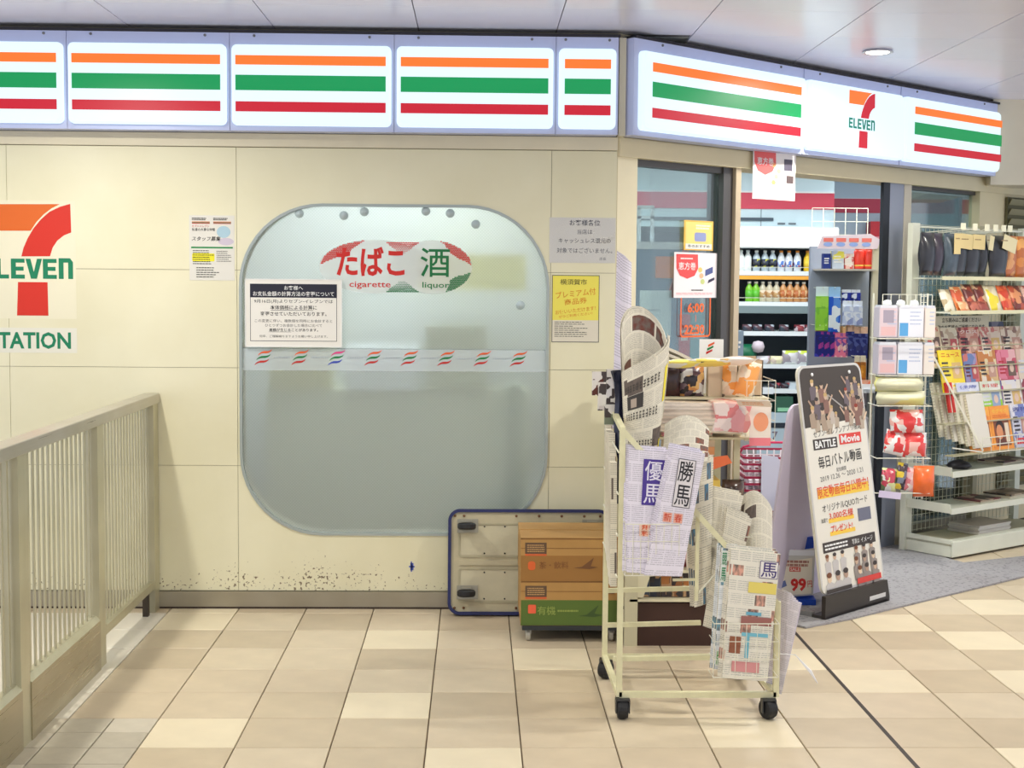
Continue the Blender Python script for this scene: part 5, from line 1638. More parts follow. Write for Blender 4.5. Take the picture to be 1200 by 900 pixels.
def bottle(label, group, body, cap, label_col=None, h=.170, r=.031, cat='bottle'):
    t = thing('drink_bottle', label, cat, group=group)
    MB().lathe([(r * .92, 0), (r, .01), (r, h * .62), (r * .9, h * .70), (r * .42, h * .86), (r * .42, h * .90)], n=12).build('body', body, t, smooth=True)
    MB().lathe([(r * .5, h * .90), (r * .5, h)], n=10).build('cap', cap, t)
    if label_col:
        MB().lathe([(r * 1.03, h * .18), (r * 1.03, h * .58)], n=12).build('wrap_label', label_col, t, smooth=True)
    return t
def row(src, xs_, y, z, jit=.004):
    base_ = src['label']
    for i, x in enumerate(xs_):
        o = src if i == 0 else copy_tree(src)
        if len(xs_) > 1:
            o['label'] = base_ + ', ' + ORD[i] + ' from the left'
        o.location = (x, y + jit * math.sin(i * 3), z)
CXX = lambda px: -0.149 + (px - 558) / 1654.3 * 11.4 + .0
y1 = CY + .10
z1_ = sh_z[0] + .0125
Wh = M((238, 242, 240), .4)
row(bottle('plain white bottle on the top chiller shelf', 'white bottles on the top chiller shelf', Wh, M((226, 236, 236), .4)), [(2.013, 1.660)[0], (2.069, 1.659)[0]], y1, z1_)
row(bottle('dark labelled coffee bottle on the top chiller shelf', 'dark labelled bottles on the top chiller shelf', M((190, 204, 214), .3), Wh, blotch(((56, 60, 76), (44, 46, 58), (206, 206, 70), (60, 70, 90)), 30, 1)), [(2.140, 1.659)[0], (2.210, 1.658)[0], (2.273, 1.658)[0]], y1, z1_)
row(bottle('white and blue orange-capped bottle on the top chiller shelf', 'white and blue bottles on the top chiller shelf', M((226, 230, 236), .4), M((240, 150, 60), .4), blotch(((90, 130, 210), (230, 236, 244), (210, 70, 90), (110, 150, 220)), 34, 4)), [(2.343, 1.657)[0], (2.407, 1.657)[0], (2.477, 1.656)[0]], y1, z1_)
row(bottle('yellow juice bottle on the top chiller shelf', 'yellow bottles on the top chiller shelf', M((246, 202, 40), .35), M((240, 160, 60), .4), M((250, 214, 70), .4)), [(2.561, 1.656)[0], (2.618, 1.655)[0], (2.681, 1.655)[0]], y1, z1_)
z2_ = sh_z[1] + .0125
row(bottle('green tea bottle on the second chiller shelf', 'green tea bottles on the second chiller shelf', M((126, 196, 50), .3), M((240, 236, 220), .4), M((100, 190, 60), .4), h=.165), [(2.085, 1.380)[0], (2.141, 1.380)[0]], y1, z2_)
row(bottle('clear barley tea bottle on the second chiller shelf', 'tea bottles on the second chiller shelf', M((206, 196, 170), .3), M((240, 236, 226), .4), blotch(((200, 160, 110), (226, 206, 180), (180, 130, 80)), 30, 2), h=.165), [(2.197, 1.379)[0], (2.253, 1.379)[0], (2.310, 1.378)[0]], y1, z2_)
row(bottle('brown tea bottle on the second chiller shelf', 'brown tea bottles on the second chiller shelf', M((206, 150, 96), .3), M((240, 236, 226), .4), blotch(((214, 150, 80), (190, 110, 60), (230, 190, 140)), 30, 3), h=.165), [(2.366, 1.378)[0], (2.422, 1.377)[0], (2.479, 1.377)[0], (2.535, 1.377)[0], (2.599, 1.376)[0]], y1, z2_)
# packed food lower down
def puff(label, group, cols, xs_, y, z, w, h, d, sc=20, coat=.3, cat='food pack', name='food_pack', rot=None):
    t = thing(name, label, cat, group=group)
    o = pillow('pack', t, w, h, d, blotch(cols, sc, w * 10, .4, coat), 5)
    if rot:
        o.rotation_euler = rot
    row(t, xs_, y, z)
puff('dark wrapped rice pack on the third chiller shelf', 'dark packs on the third chiller shelf', ((40, 46, 60), (190, 200, 210), (60, 66, 80), (90, 60, 70)), [(2.064, 1.136)[0], (2.149, 1.135)[0], (2.248, 1.134)[0], (2.367, 1.133)[0]], CY + .05, sh_z[2] + .013, .080, .055, .05)
puff('dark red pack on the third chiller shelf', 'red packs on the third chiller shelf', ((150, 50, 60), (210, 190, 196), (110, 40, 50), (60, 40, 50)), [(2.494, 1.132)[0], (2.579, 1.131)[0]], CY + .05, sh_z[2] + .013, .085, .055, .05)
puff('white and pink sandwich on the fourth chiller shelf', 'wrapped sandwiches on the fourth chiller shelf', ((236, 232, 236), (226, 200, 216), (200, 206, 220), (190, 170, 160)), [(2.072, 0.890)[0], (2.192, 0.889)[0]], CY + .0, sh_z[3] + .013, .11, .065, .06)
puff('pale yellow wrapped pack on the fourth chiller shelf', None, ((240, 232, 190), (226, 206, 190), (206, 200, 180)), [(2.305, 0.888)[0]], CY + .0, sh_z[3] + .013, .11, .065, .06)
puff('lime edged bag on the fourth chiller shelf', 'bags with lime edges on the fourth chiller shelf', ((236, 236, 232), (206, 220, 80), (226, 222, 226), (170, 160, 170)), [(2.411, 0.922)[0], (2.538, 0.921)[0]], CY + .0, sh_z[3] + .013, .13, .11, .06, 14)
puff('dark red pack on the fifth chiller shelf', 'dark packs on the fifth chiller shelf', ((70, 40, 50), (170, 60, 70), (50, 50, 60)), [(2.292, 0.677)[0], (2.384, 0.676)[0]], CY + .0, sh_z[4] + .013, .09, .045, .06)
t = thing('pale_tray', 'flat pale blue tray on the fifth chiller shelf', 'tray', (2.400, 5.150, 0.644))
t.location.z = sh_z[4] + .013
MB().prism([(0, 0), (.18, 0), (.17, .045), (.01, .05)], 0, .2).build('body', M((206, 216, 224), .4), t)
t = thing('price_card', 'blank white price card on the edge of the fifth chiller shelf', 'card', (2.174, 5.000, 0.629))
MB().box(0, 0, 0, .09, .003, .055).build('sheet', M((236, 240, 246), .5), t)
t.location.y = 5.118; t.location.z = .572
t = thing('green_box', 'dark green crate in the lowest chiller bay', 'crate', ((2.283, 0.422)[0], 5.13, .421))
MB().prism([(0, 0), (.15, 0), (.145, .13), (.005, .13)], 0, .3).build('body', M((52, 96, 78), .5), t)
MB().box(.02, -.004, .01, .13, 0, .04).build('pale_strip', M((150, 210, 170), .4), t)
puff('green leafy bag in the lowest chiller bay', 'green bags in the lowest chiller bay', ((60, 120, 90), (190, 220, 200), (40, 90, 70)), [(2.115, 0.423)[0], (2.220, 0.422)[0]], 5.16, .422, .09, .07, .08)
gb = thing('green_bag', 'dark green bag with a pale pink puff, beside the door mullion', 'bag', ((2.046, 0.965)[0], 5.22, .8125))
pillow('bag', gb, .19, .16, .10, M((10, 104, 70), .4), 7, .03)
MB().lathe([(.0, 0), (.04, .01), (.055, .05), (.04, .09), (0, .10)], .10, -.03, .09, 12).build('pink_puff', M((222, 206, 216), .5), gb, smooth=True)

# ================================================================== HANGING RACK (END OF A GONDOLA)
GY = 3.2
gd = thing('hanging_goods_rack', 'tall end rack of hook-hung goods inside the doorway', 'display rack', (2.131, GY, 0))
PB_ = M((206, 206, 204), .5)
MB().box(-.02, .10, 0, .40, .14, 1.72).build('back_board', M((150, 156, 170), .5), gd)
MB().box(.345, -.12, 0, .385, -.08, 1.74).build('upright', M((206, 196, 172), .5), gd)
MB().box(.385, .10, 0, .43, .14, 1.74).build('upright', M((200, 190, 168), .5), gd)
for k in range(9):
    MB().bar((.385, -.10, .15 + .19 * k), (.41, .12, .15 + .19 * k), .012, .020).build('side_rail', M((196, 186, 164), .5), gd)
MB().box(.0, -.14, 1.555, .36, .10, 1.567).build('shelf', M((190, 180, 170), .5), gd)
MB().prism([(-.03, 1.70), (.37, 1.70), (.39, 1.76), (.32, 1.80), (.0, 1.78)], -.13, -.126).build('header_card', M((226, 206, 216), .5), gd)
for k in range(4):
    patch(gd, .01 + .085 * k, 1.745, .075 + .085 * k, 1.77, M((236, 120, 110), .5), -.1310)
    patch(gd, 0, 0, 0, 0, M((150, 170, 226), .5), -.1312, 'print_disc', pts=disc_pts(.04 + .085 * k, 1.728, .03, .014))
# wire top frame
wf = MB()
for k in range(6):
    wf.tube([(-.01 + .076 * k, .12, 1.80), (-.01 + .076 * k, .12, 1.98)], .003, 4)
for z in (1.80, 1.89, 1.98):
    wf.tube([(-.01, .12, z), (.37, .12, z)], .003, 4)
wf.build('wire_frame', WIRE, gd)
def hang(label, group, cols, w, h, cells, sc=30, y=GY - .14, head=None, seed=1):
    t = thing('hanging_pack', label, 'hanging pack', group=group)
    MB().box(-w / 2, -.012, -h, w / 2, .012, -h * .22).build('blister', blotch(cols, sc, seed, .3, .5), t)
    MB().box(-w / 2, -.001, -h * .22, w / 2, .001, 0).build('header_card', M(head or (236, 222, 206), .5), t)
    MB().tube([(0, .24, -.008), (0, -.02, -.008), (0, -.022, -.002)], .002, 4).build('hook', WIRE, t)
    for i, (x, z) in enumerate(cells):
        o = t if i == 0 else copy_tree(t)
        if len(cells) > 1:
            o['label'] = label + ', ' + ORD[i] + ' from the left'
        o.location = (x, y, z)
hang('lime green hanging pack, upper left of the hook rack', None, ((140, 200, 60), (160, 214, 80), (120, 184, 60)), .085, .29, [(2.139, 1.449)], 16, head=(206, 222, 226))
hang('blue and white hanging pack beside the lime green one', None, ((40, 90, 200), (226, 232, 240), (60, 110, 214), (90, 140, 220)), .080, .30, [(2.219, 1.448)], 18, head=(150, 190, 226))
hang('deep blue pack in the row on the hook rack', 'deep blue packs in the middle row', ((36, 40, 120), (60, 60, 170), (160, 60, 140), (40, 40, 100)), .055, .215, [(2.124, 1.200), (2.164, 1.200), (2.204, 1.200)], 30, head=(240, 170, 140))
hang('pink and cream pack in the middle of the blue row', 'pink packs in the middle row', ((226, 120, 150), (236, 200, 190), (120, 80, 160)), .055, .205, [(2.253, 1.188), (2.287, 1.188)], 30, head=(240, 190, 130))
hang('dark indigo pack right of the pink ones', 'indigo packs in the middle row', ((40, 44, 110), (56, 60, 110), (80, 90, 150)), .055, .21, [(2.329, 1.199), (2.375, 1.187), (2.420, 1.186)], 30, head=(236, 190, 160))
hang('pale lilac pack right of the blue and white pack', 'lilac packs on the upper right hooks', ((196, 206, 236), (150, 160, 206), (226, 230, 244)), .07, .16, [(2.311, 1.357), (2.373, 1.356)], 30, head=(226, 230, 240))
hang('navy and white pack high on the hook rack', 'navy packs on the upper right hooks', ((30, 40, 120), (220, 224, 240), (40, 50, 150)), .06, .09, [(2.304, 1.430), (2.367, 1.430)], 34, y=GY - .12, head=(230, 232, 240))
def small_box(name, label, cat, loc, w, d, h, mat, extra=None, rotz=0, group=None):
    t = thing(name, label, cat, loc, rotz, group)
    MB().box(0, 0, 0, w, d, h).build('body', mat, t)
    lines(t, w * .12, h * .3, w * .88, h * .75, 3, extra or M((240, 236, 230), .5), -.001, .5, .3, rnd=rnd)
    return t
RC2 = M((232, 66, 50), .35)
t = thing('red_canister', 'glossy red canister on the top shelf of the hook rack', 'canister', (2.40, GY - .06, 1.568), group='red canisters on the top shelf')
MB().lathe([(.034, 0), (.036, .01), (.036, .115), (.030, .125)], n=14).build('body', RC2, t, smooth=True)
MB().lathe([(.031, .125), (.031, .14)], n=14).build('cap', M((240, 120, 90), .3), t)
MB().lathe([(.0365, .018), (.0365, .028)], n=14).build('gold_band', M((236, 190, 90), .3), t)
t['label'] = 'glossy red canister on the top shelf of the hook rack, left of two'
o = copy_tree(t, loc=(2.465, GY - .06, 1.568), label='glossy red canister on the top shelf of the hook rack, right of two')
small_box('toiletry_box', 'dark blue box at the left of the hook rack top shelf', 'box', (2.155, GY - .08, 1.568), .05, .05, .10, M((30, 50, 130), .4))
small_box('toiletry_box', 'clear grey box with yellow print on the hook rack top shelf', 'box', (2.215, GY - .09, 1.568), .075, .06, .12, blotch(((190, 200, 216), (232, 222, 90), (200, 206, 214)), 26, 3))
small_box('toiletry_box', 'pink printed box beside the red canisters', 'box', (2.300, GY - .08, 1.568), .06, .05, .10, blotch(((230, 190, 180), (236, 220, 214), (210, 90, 90)), 26, 5))
# low tray of packets in front of the rack
lt = thing('packet_tray', 'orange-edged tray of assorted packets at the foot of the row of blue packs', 'tray', (2.09, GY - .34, .79))
MB().box(.0, 0, 0, .34, .16, .012).box(.0, -.004, 0, .34, 0, .055).build('tray', blotch(((240, 120, 80), (244, 180, 150), (240, 150, 110)), 18, 2), lt)
MB().box(-.02, -.03, .0, .36, -.02, .03).build('white_strip', M((244, 240, 240), .5), lt)
for i, (x, c, lab) in enumerate(((.05, ((220, 190, 130), (90, 150, 110), (236, 220, 180)), 'tan and green packet in the orange edged tray'), (.13, ((236, 240, 240), (200, 220, 236), (240, 240, 230)), 'white packet in the middle of the orange edged tray'), (.22, ((150, 200, 190), (236, 190, 150), (226, 226, 220)), 'pale green packet at the right of the orange edged tray'))):
    t = thing('small_packet', lab, 'packet', (2.09 + x, GY - .28, .803))
    pillow('bag', t, .085, .11, .04, blotch(c, 26, i, .4), 5, loc=(.02, 0, 0))
hang('amber sachet strip low on the hook rack', 'amber sachet strips', ((214, 140, 50), (236, 170, 80), (180, 110, 50)), .035, .19, [(2.339, 1.002), (2.378, 1.002)], 24, y=GY - .30, head=(236, 226, 200))
small_box('cup_pack', 'white and red cup pack left of the orange edged tray', 'cup', (1.985, GY - .34, .79), .075, .08, .075, blotch(((240, 240, 244), (50, 50, 120), (220, 70, 80)), 22, 8))
small_box('drug_box', 'dark navy box under the hook rack behind the tall sign', 'box', (2.31, GY - .20, .42), .12, .1, .24, M((34, 50, 84), .5))
small_box('drug_box', 'white and lilac box above the navy box behind the tall sign', 'box', (2.30, GY - .22, .67), .13, .1, .10, M((214, 210, 226), .5), INK)
small_box('drug_box', 'tall white box beside the navy box behind the tall sign', 'box', (2.38, GY - .245, .42), .06, .1, .17, M((226, 226, 236), .5), INK)

# ================================================================== MAGAZINE RACK ON THE RIGHT
TR = R_(36)
RO = Vector((2.40, 1.14, 0)); RU = Vector((math.cos(TR), math.sin(TR), 0)); RN = Vector((-math.sin(TR), math.cos(TR), 0))
def rk(x, y, z=0.0):
    return RO + RU * x + RN * y + Vector((0, 0, z))
RM = M((226, 228, 210), .4, var=.03)
RW_ = 1.05
rack = thing('magazine_rack', 'cream metal magazine rack with bare lower shelves, right of the entrance', 'magazine rack', RO, TR)
MB().box(0, .0, .012, RW_, .010, .095).build('base_front', RM, rack, bevel=.003)
MB().box(0, .010, .070, RW_, .33, .082).build('base_deck', M((196, 190, 160), .5, var=.05), rack)
MB().box(0, .010, .012, .012, .33, .105).build('base_side', RM, rack)
MB().box(.012, .012, .082, RW_, .060, .096).build('base_lip', RM, rack)
MB().box(-.015, .30, .0, .045, .335, 1.80).build('upright', RM, rack)
MB().box(RW_ - .03, .30, .0, RW_ + .02, .335, 1.80).build('upright', RM, rack)
MB().box(.60, .30, .0, .64, .335, 1.80).build('upright', M((176, 170, 140), .5), rack)
wb = MB()
n = 26
for k in range(n + 1):
    x = .045 + (RW_ - .07) * k / n
    wb.tube([(x, .32, .10), (x, .32, 1.78)], .0017, 4)
for k in range(42):
    z = .11 + .041 * k
    wb.tube([(.03, .316, z), (RW_ - .02, .316, z)], .0017, 4)
wb.build('wire_back', M((206, 206, 180), .4), rack)['kind'] = 'stuff'
for z, y0 in ((.252, .02), (.450, .02)):
    MB().box(.0, y0, z, RW_, .30, z + .008).build('shelf', RM, rack)
    MB().box(.0, y0 - .008, z - .010, RW_, y0, z + .022).build('shelf_front', RM, rack)
    MB().box(-.004, y0, z - .004, .0, .30, z + .045).build('shelf_bracket', RM, rack)
# two display shelves at the top
for z, y0 in ((1.500, .12), (1.318, .06)):
    MB().box(.0, y0, z - .004, RW_, .30, z + .004).build('shelf', RM, rack)
    MB().box(.0, y0 - .006, z - .008, RW_, y0, z + .012).build('shelf_front', M((226, 220, 180), .45), rack)
# stepped magazine holder
steps = [(1.13, .235), (1.02, .185), (.88, .135), (.72, .085), (.555, .03)]
MB().bar((.0, .25, 1.22), (.26, .01, .57), .010, .010).build('side_bar', WIRE, rack)
MB().bar((.0, .02, .60), (.24, .0, .565), .007, .007).build('side_bar', WIRE, rack)
for z, y in steps:
    MB().box(.02, y - .004, z - .006, RW_, y + .050, z).build('step', M((190, 184, 150), .5), rack)
pw = MB()
for z in (.555, .60, .64):
    pw.tube([(.24, .0, z), (RW_, .0, z)], .003, 5)
for k in range(11):
    pw.tube([(.24 + .081 * k, .0, .555), (.24 + .081 * k, .0, .64)], .002, 4)
pw.build('front_wire', WIRE, rack)
# notice strip behind the magazines
nt_ = thing('shelf_notice', 'long grey notice with two lines of writing above the magazines', 'notice', rk(.13, .262, 1.18), TR)
MB().box(0, 0, 0, .52, .003, .115).build('sheet', M((206, 202, 178), .5), nt_)
text(nt_, '立ち読みはご遠慮ください', .26, .092, .026, INK, -.001, bold=.02, w=.36)
text(nt_, '他のお客様のご迷惑になります', .26, .052, .026, INK, -.001, bold=.02, w=.44)
# magazines
def mag(label, x, step, w, h, cols, sc=14, title=None, tcol=None, dy=0.0, seed=0.0, thick=.008, band=None, extra=None, dz=0.0):
    z, y = steps[step]
    sc = sc * 1.5
    t = thing('magazine', label, 'magazine', rk(x, y + .030 + dy, z + dz), TR, rot=(R_(-12), 0, TR))
    MB().box(0, 0, 0, w, .0012, h).build('front_cover', blotch(cols, sc, seed, .3), t)
    MB().box(.001, .0012, .001, w - .001, thick, h - .002).build('pages', M((232, 228, 216), .6), t)
    MB().box(0, .0012, 0, .0008, thick, h).build('spine', M(cols[0], .5), t)
    if title:
        text(t, title, w * .5, h * .88, h * .10, tcol or WHITE, -.001, bold=.03, w=w * .8)
    if band:
        patch(t, 0, h * band[0], w, h * band[1], M(band[2], .4), -.0008, 'print_band')
    if extra:
        extra(t, w, h)
    else:
        k = int(seed * 7 + w * 1000 + step) % 5
        lines(t, w * .08, h * .06, w * .92, h * .24, 2, M(((230, 60, 60), (50, 50, 70), (240, 236, 220), (40, 90, 170), (240, 200, 60))[k], .5), -.0011, .55, .3, rnd=rnd)
        patch(t, w * .50, h * .32, w * .90, h * .70, M(((206, 160, 140), (120, 96, 84), (226, 190, 120), (150, 170, 200), (196, 90, 90))[k], .5), -.0011, 'print_photo')
        patch(t, 0, 0, 0, 0, M((232, 200, 178), .5), -.0014, 'print_photo', pts=disc_pts(w * .70, h * .52, w * .11, w * .13, 12))
        lines(t, w * .08, h * .36, w * .44, h * .74, 4, M(((50, 44, 50), (200, 50, 60), (60, 60, 70), (230, 230, 236), (110, 40, 50))[k], .5), -.0011, .5, .3, rnd=rnd)
    return t
def orange_extra(t, w, h):
    patch(t, w * .10, h * .08, w * .88, h * .66, M((150, 84, 50), .5), -.0012, 'print_photo')
    patch(t, 0, 0, 0, 0, M((226, 150, 100), .5), -.0016, 'print_photo', pts=disc_pts(w * .36, h * .40, w * .17, h * .17, 14))
    patch(t, 0, 0, 0, 0, M((60, 40, 34), .5), -.0014, 'print_photo', pts=disc_pts(w * .40, h * .50, w * .22, h * .16, 14))
    patch(t, 0, 0, 0, 0, M((110, 60, 44), .5), -.0015, 'print_photo', pts=[(w * .14, h * .08), (w * .70, h * .08), (w * .56, h * .26), (w * .26, h * .27)])
    patch(t, w * .64, h * .16, w * .84, h * .60, M((240, 222, 196), .5), -.0018)
    lines(t, w * .1, h * .72, w * .9, h * .80, 2, M((226, 110, 30), .5), -.0012, .5, .1, rnd=rnd)
OC = ((250, 160, 50), (252, 170, 60), (248, 150, 44))
mag('orange magazine with a face on its cover, left of the identical pair in front', .262, 4, .185, .245, OC, 8, 'モグモグ', M((250, 196, 70), .5), extra=orange_extra, thick=.03)
mag('orange magazine with a face on its cover, right of the identical pair in front', .450, 4, .185, .245, OC, 8, 'モグモグ', M((250, 196, 70), .5), extra=orange_extra, thick=.03)
mag('bluish magazine with vertical writing at the right end of the front row', .650, 4, .17, .245, ((206, 206, 220), (120, 130, 190), (230, 226, 230)), 16, '週刊', M((60, 70, 150), .5), seed=3)
mag('pink and red magazine furthest right in the front row', .830, 4, .17, .245, ((220, 110, 130), (236, 180, 180), (150, 60, 90)), 16, 'LIFE', seed=5)
for i in range(6):
    t = thing('magazine', 'cream paged magazine in the stepped holder, ' + ORD[i] + ' from the left end', 'magazine', rk(.10 + .028 * i, .165 - .024 * i, .64 - .012 * i), group='magazines seen from the left end of the holder', rot=(R_(-14), R_(0), TR))
    MB().box(0, 0, 0, .15, .016, .30).build('pages', page_edges((232, 228, 206), 20), t)
    MB().box(0, -.001, 0, .15, 0, .30).build('front_cover', M(((226, 222, 200), (222, 214, 196), (230, 224, 210))[i % 3], .5), t)
mag('white and blue magazine behind the orange pair', .215, 3, .20, .215, ((206, 210, 232), (190, 200, 230), (226, 228, 240)), 7, '健康', M((120, 130, 190), .5), band=(.0, .42, (70, 90, 196)))
mag('white magazine with a big green leaf print, second row', .425, 3, .19, .215, ((226, 230, 206), (216, 226, 190), (236, 236, 226)), 8, '料理', M((220, 90, 80), .5), band=(.05, .50, (150, 206, 50)))
mag('navy and magenta magazine, second row right', .625, 3, .19, .215, ((232, 226, 226), (60, 60, 150), (206, 50, 110), (236, 226, 210)), 9, seed=2)
mag('white and maroon magazine at the far right of the second row', .825, 3, .19, .215, ((226, 206, 200), (150, 60, 70), (236, 230, 226)), 9, seed=6)
mag('bright yellow magazine with red stripes on its edge, third row left', .115, 2, .205, .235, ((250, 222, 40), (250, 226, 60), (248, 216, 36)), 6, 'ニュース', M((226, 110, 40), .5))
for q in range(2):
    t_ = thing('red_insert', ('left', 'right')[q] + ' red and white booklet tucked below the yellow magazine', 'booklet', rk(.118 + .03 * q, .125 - .004 * q, .775), group='striped booklets', rot=(R_(-12), 0, TR))
    MB().box(0, 0, 0, .018, .014, .165).build('cover', M((214, 52, 44), .5), t_)
    MB().box(.018, 0, 0, .026, .014, .165).build('edge', M((240, 226, 210), .5), t_)
mag('lilac and red small magazine, third row centre', .330, 2, .13, .21, ((160, 150, 190), (214, 120, 110), (110, 130, 180)), 16, seed=1)
mag('tan and orange food magazine, third row', .468, 2, .17, .225, ((226, 190, 130), (236, 216, 170), (206, 130, 60), (240, 226, 206)), 14, seed=4)
mag('pink weekly magazine, third row right', .645, 2, .19, .225, ((230, 130, 150), (236, 180, 180), (206, 80, 100)), 10, seed=7)
mag('cream magazine at the right end of the third row', .842, 2, .17, .225, ((232, 214, 190), (226, 190, 170), (240, 230, 210)), 12, seed=3)
mag('cream magazine with a red round mark, fourth row left', .035, 1, .15, .235, ((228, 206, 170), (232, 214, 180), (226, 200, 164)), 9, '生活', M((214, 60, 50), .5), seed=5)
mag('pale magazine with black vertical lines, fourth row', .190, 1, .15, .215, ((226, 216, 190), (200, 180, 150), (150, 120, 100)), 20, seed=9)
mag('dark red magazine with a floral photo, fourth row centre', .345, 1, .20, .215, ((176, 60, 60), (206, 130, 110), (226, 180, 160), (120, 50, 50)), 18, 'クロス', M((250, 230, 220), .5), seed=2)
mag('beige magazine with small red pictures, fourth row right', .550, 1, .20, .215, ((222, 190, 166), (206, 120, 110), (232, 212, 190)), 20, seed=8)
mag('brown and cream magazine at the right end of the fourth row', .755, 1, .20, .215, ((200, 170, 140), (232, 214, 190), (150, 110, 90)), 18, seed=12)
mag('pale pink wide magazine at the left of the back row', .03, 0, .20, .15, ((230, 196, 170), (236, 210, 186), (214, 150, 130)), 14, seed=1)
mag('orange, yellow and green magazine in the back row', .245, 0, .19, .15, ((250, 220, 70), (240, 150, 60), (150, 190, 60), (232, 110, 60)), 9, seed=6)
mag('blue magazine with a small photo in the back row', .450, 0, .18, .14, ((50, 80, 140), (60, 92, 150), (206, 196, 190)), 10, seed=3)
mag('dark blue magazine at the right of the back row', .645, 0, .19, .13, ((40, 56, 90), (60, 70, 100), (120, 120, 140)), 10, seed=5)
# snacks on the 1.318 shelf
def slope_pack(label, x, w, h, cols, seed=0, sc=24, z=1.324, y=.10, group=None):
    t = thing('snack_pack', label, 'snack pack', rk(x + w / 2, y, z), TR, group, rot=(R_(-24), 0, TR))
    pillow('bag', t, w, h, .03, blotch(cols, sc, seed, .35, .3), 6)
    return t
RD = ((150, 60, 40), (190, 90, 60), (214, 180, 140), (110, 40, 34))
slope_pack('cream and white snack pack at the left end under the hanging socks', .01, .10, .13, ((226, 214, 180), (236, 230, 210), (190, 170, 130)), 1)
slope_pack('orange and cream snack pack, second on the upper shelf', .115, .105, .145, ((226, 130, 70), (236, 206, 160), (206, 90, 50)), 2)
slope_pack('dark red jerky pack on the upper shelf, left of two', .225, .095, .16, RD, 3, group='dark red jerky packs')
slope_pack('dark red jerky pack on the upper shelf, right of two', .325, .095, .16, RD, 3, group='dark red jerky packs')
slope_pack('cream pack with a yellow corner on the upper shelf', .425, .12, .155, ((222, 206, 170), (236, 226, 196), (240, 220, 60)), 5, 16)
slope_pack('orange red nut pack on the upper shelf', .550, .105, .155, ((236, 110, 60), (214, 70, 40), (240, 170, 110)), 6)
slope_pack('brown and red nut pack on the upper shelf', .660, .12, .155, ((190, 80, 50), (120, 50, 40), (226, 150, 100)), 7)
slope_pack('pinkish snack pack near the right edge of the upper shelf', .785, .12, .155, ((226, 150, 130), (236, 190, 170), (190, 80, 70)), 8)
for i, x in enumerate((.120, .215, .300)):
    small = thing('snack_packet', ('flat orange packet', 'flat dark red packet', 'second flat dark red packet')[i] + ' lying along the front edge of the upper shelf', 'snack packet', rk(x + .04, .075, 1.325), TR, rot=(R_(-30), 0, TR))
    pillow('bag', small, .085, .06, .02, blotch((((236, 170, 120), (240, 200, 160), (226, 140, 90)) if i == 0 else ((160, 80, 70), (190, 110, 90), (130, 60, 54))), 24, i, .4), 5)
# amber snack bags hanging at the right
for i, (x, c) in enumerate(((.655, ((196, 110, 60), (226, 160, 100), (170, 80, 50))), (.760, ((222, 140, 60), (236, 170, 90), (196, 110, 50))), (.870, ((206, 110, 50), (150, 70, 110), (232, 150, 80))))):
    t = thing('snack_bag', ('brown orange', 'amber', 'orange and purple')[i] + ' snack bag hanging at the right of the top shelf', 'snack bag', rk(x, .14, 1.508), TR)
    pillow('bag', t, .105, .235, .05, blotch(c, 20, i * 2, .3, .4), 7)
# hanging sock packs
BK = ((26, 27, 33), (60, 62, 70), (36, 38, 46))
for i, (x, w_, dy, lab) in enumerate(((-.165, .11, -.05, 'leftmost black sock pack in clear film on the top hooks'), (-.075, .10, -.04, 'purple black sock pack, second from the left on the top hooks'), (.025, .11, -.06, 'blue grey sock pack with a narrow tan card on the top hooks'),
                                      (.135, .13, -.03, 'black glove pack with a wide tan card, left of the two widest'), (.255, .13, -.03, 'black glove pack with a wide tan card, right of the two widest'), (.360, .08, -.02, 'thin black pack with a slanted cream card on the top hooks'), (.475, .15, -.05, 'rightmost bulky black pack with a tilted cream card on the top hooks'))):
    t = thing('sock_pack', lab, 'sock pack', rk(x + .03, .17 + dy, 1.515), TR)
    c = BK if i not in (1, 2) else (((48, 36, 50), (70, 56, 70), (44, 44, 56)) if i == 1 else ((62, 76, 86), (90, 104, 116), (76, 90, 100)))
    pillow('socks', t, w_ * 1.08, .225, .075, M(c[0], .35, var=.25, scale=25, coat=.6), 8, .03)
    cw = w_ * (.5 if i in (2, 5) else .85)
    if i > 1:
        o_ = MB().box(-cw / 2, -.044, .145 - .03 * (i == 2), cw / 2, -.041, .225).build('card_header', M((222, 200, 140) if i < 5 else (226, 214, 170), .5), t)
        o_.rotation_euler = (0, R_((0, 0, 0, 4, 2, 10, 14)[i]), 0)
        lines(t, -cw * .3, .19, cw * .3, .205, 1, M((150, 120, 80), .5), -.0445, .4, .2, rnd=rnd)
for i, px_ in enumerate((.10, .205, .315, .395, .47, .53)):
    t = thing('display_hook', 'wire hook with a square price tag above the sock packs, ' + ORD[i] + ' from the left', 'hook', rk(px_, .30, 1.762), TR, group='price hooks on the rack top')
    MB().tube([(0, 0, -.01), (-.00, -.20, 0), (0, -.23, .012)], .0028, 5).build('wire', WIRE, t)
    MB().box(-.020, -.236, -.002, .020, -.232, .034).build('price_tag', M((240, 236, 206), .5), t)
MB().tube([(0, .31, 1.78), (RW_, .31, 1.78)], .006, 6).build('top_bar', RM, rack)
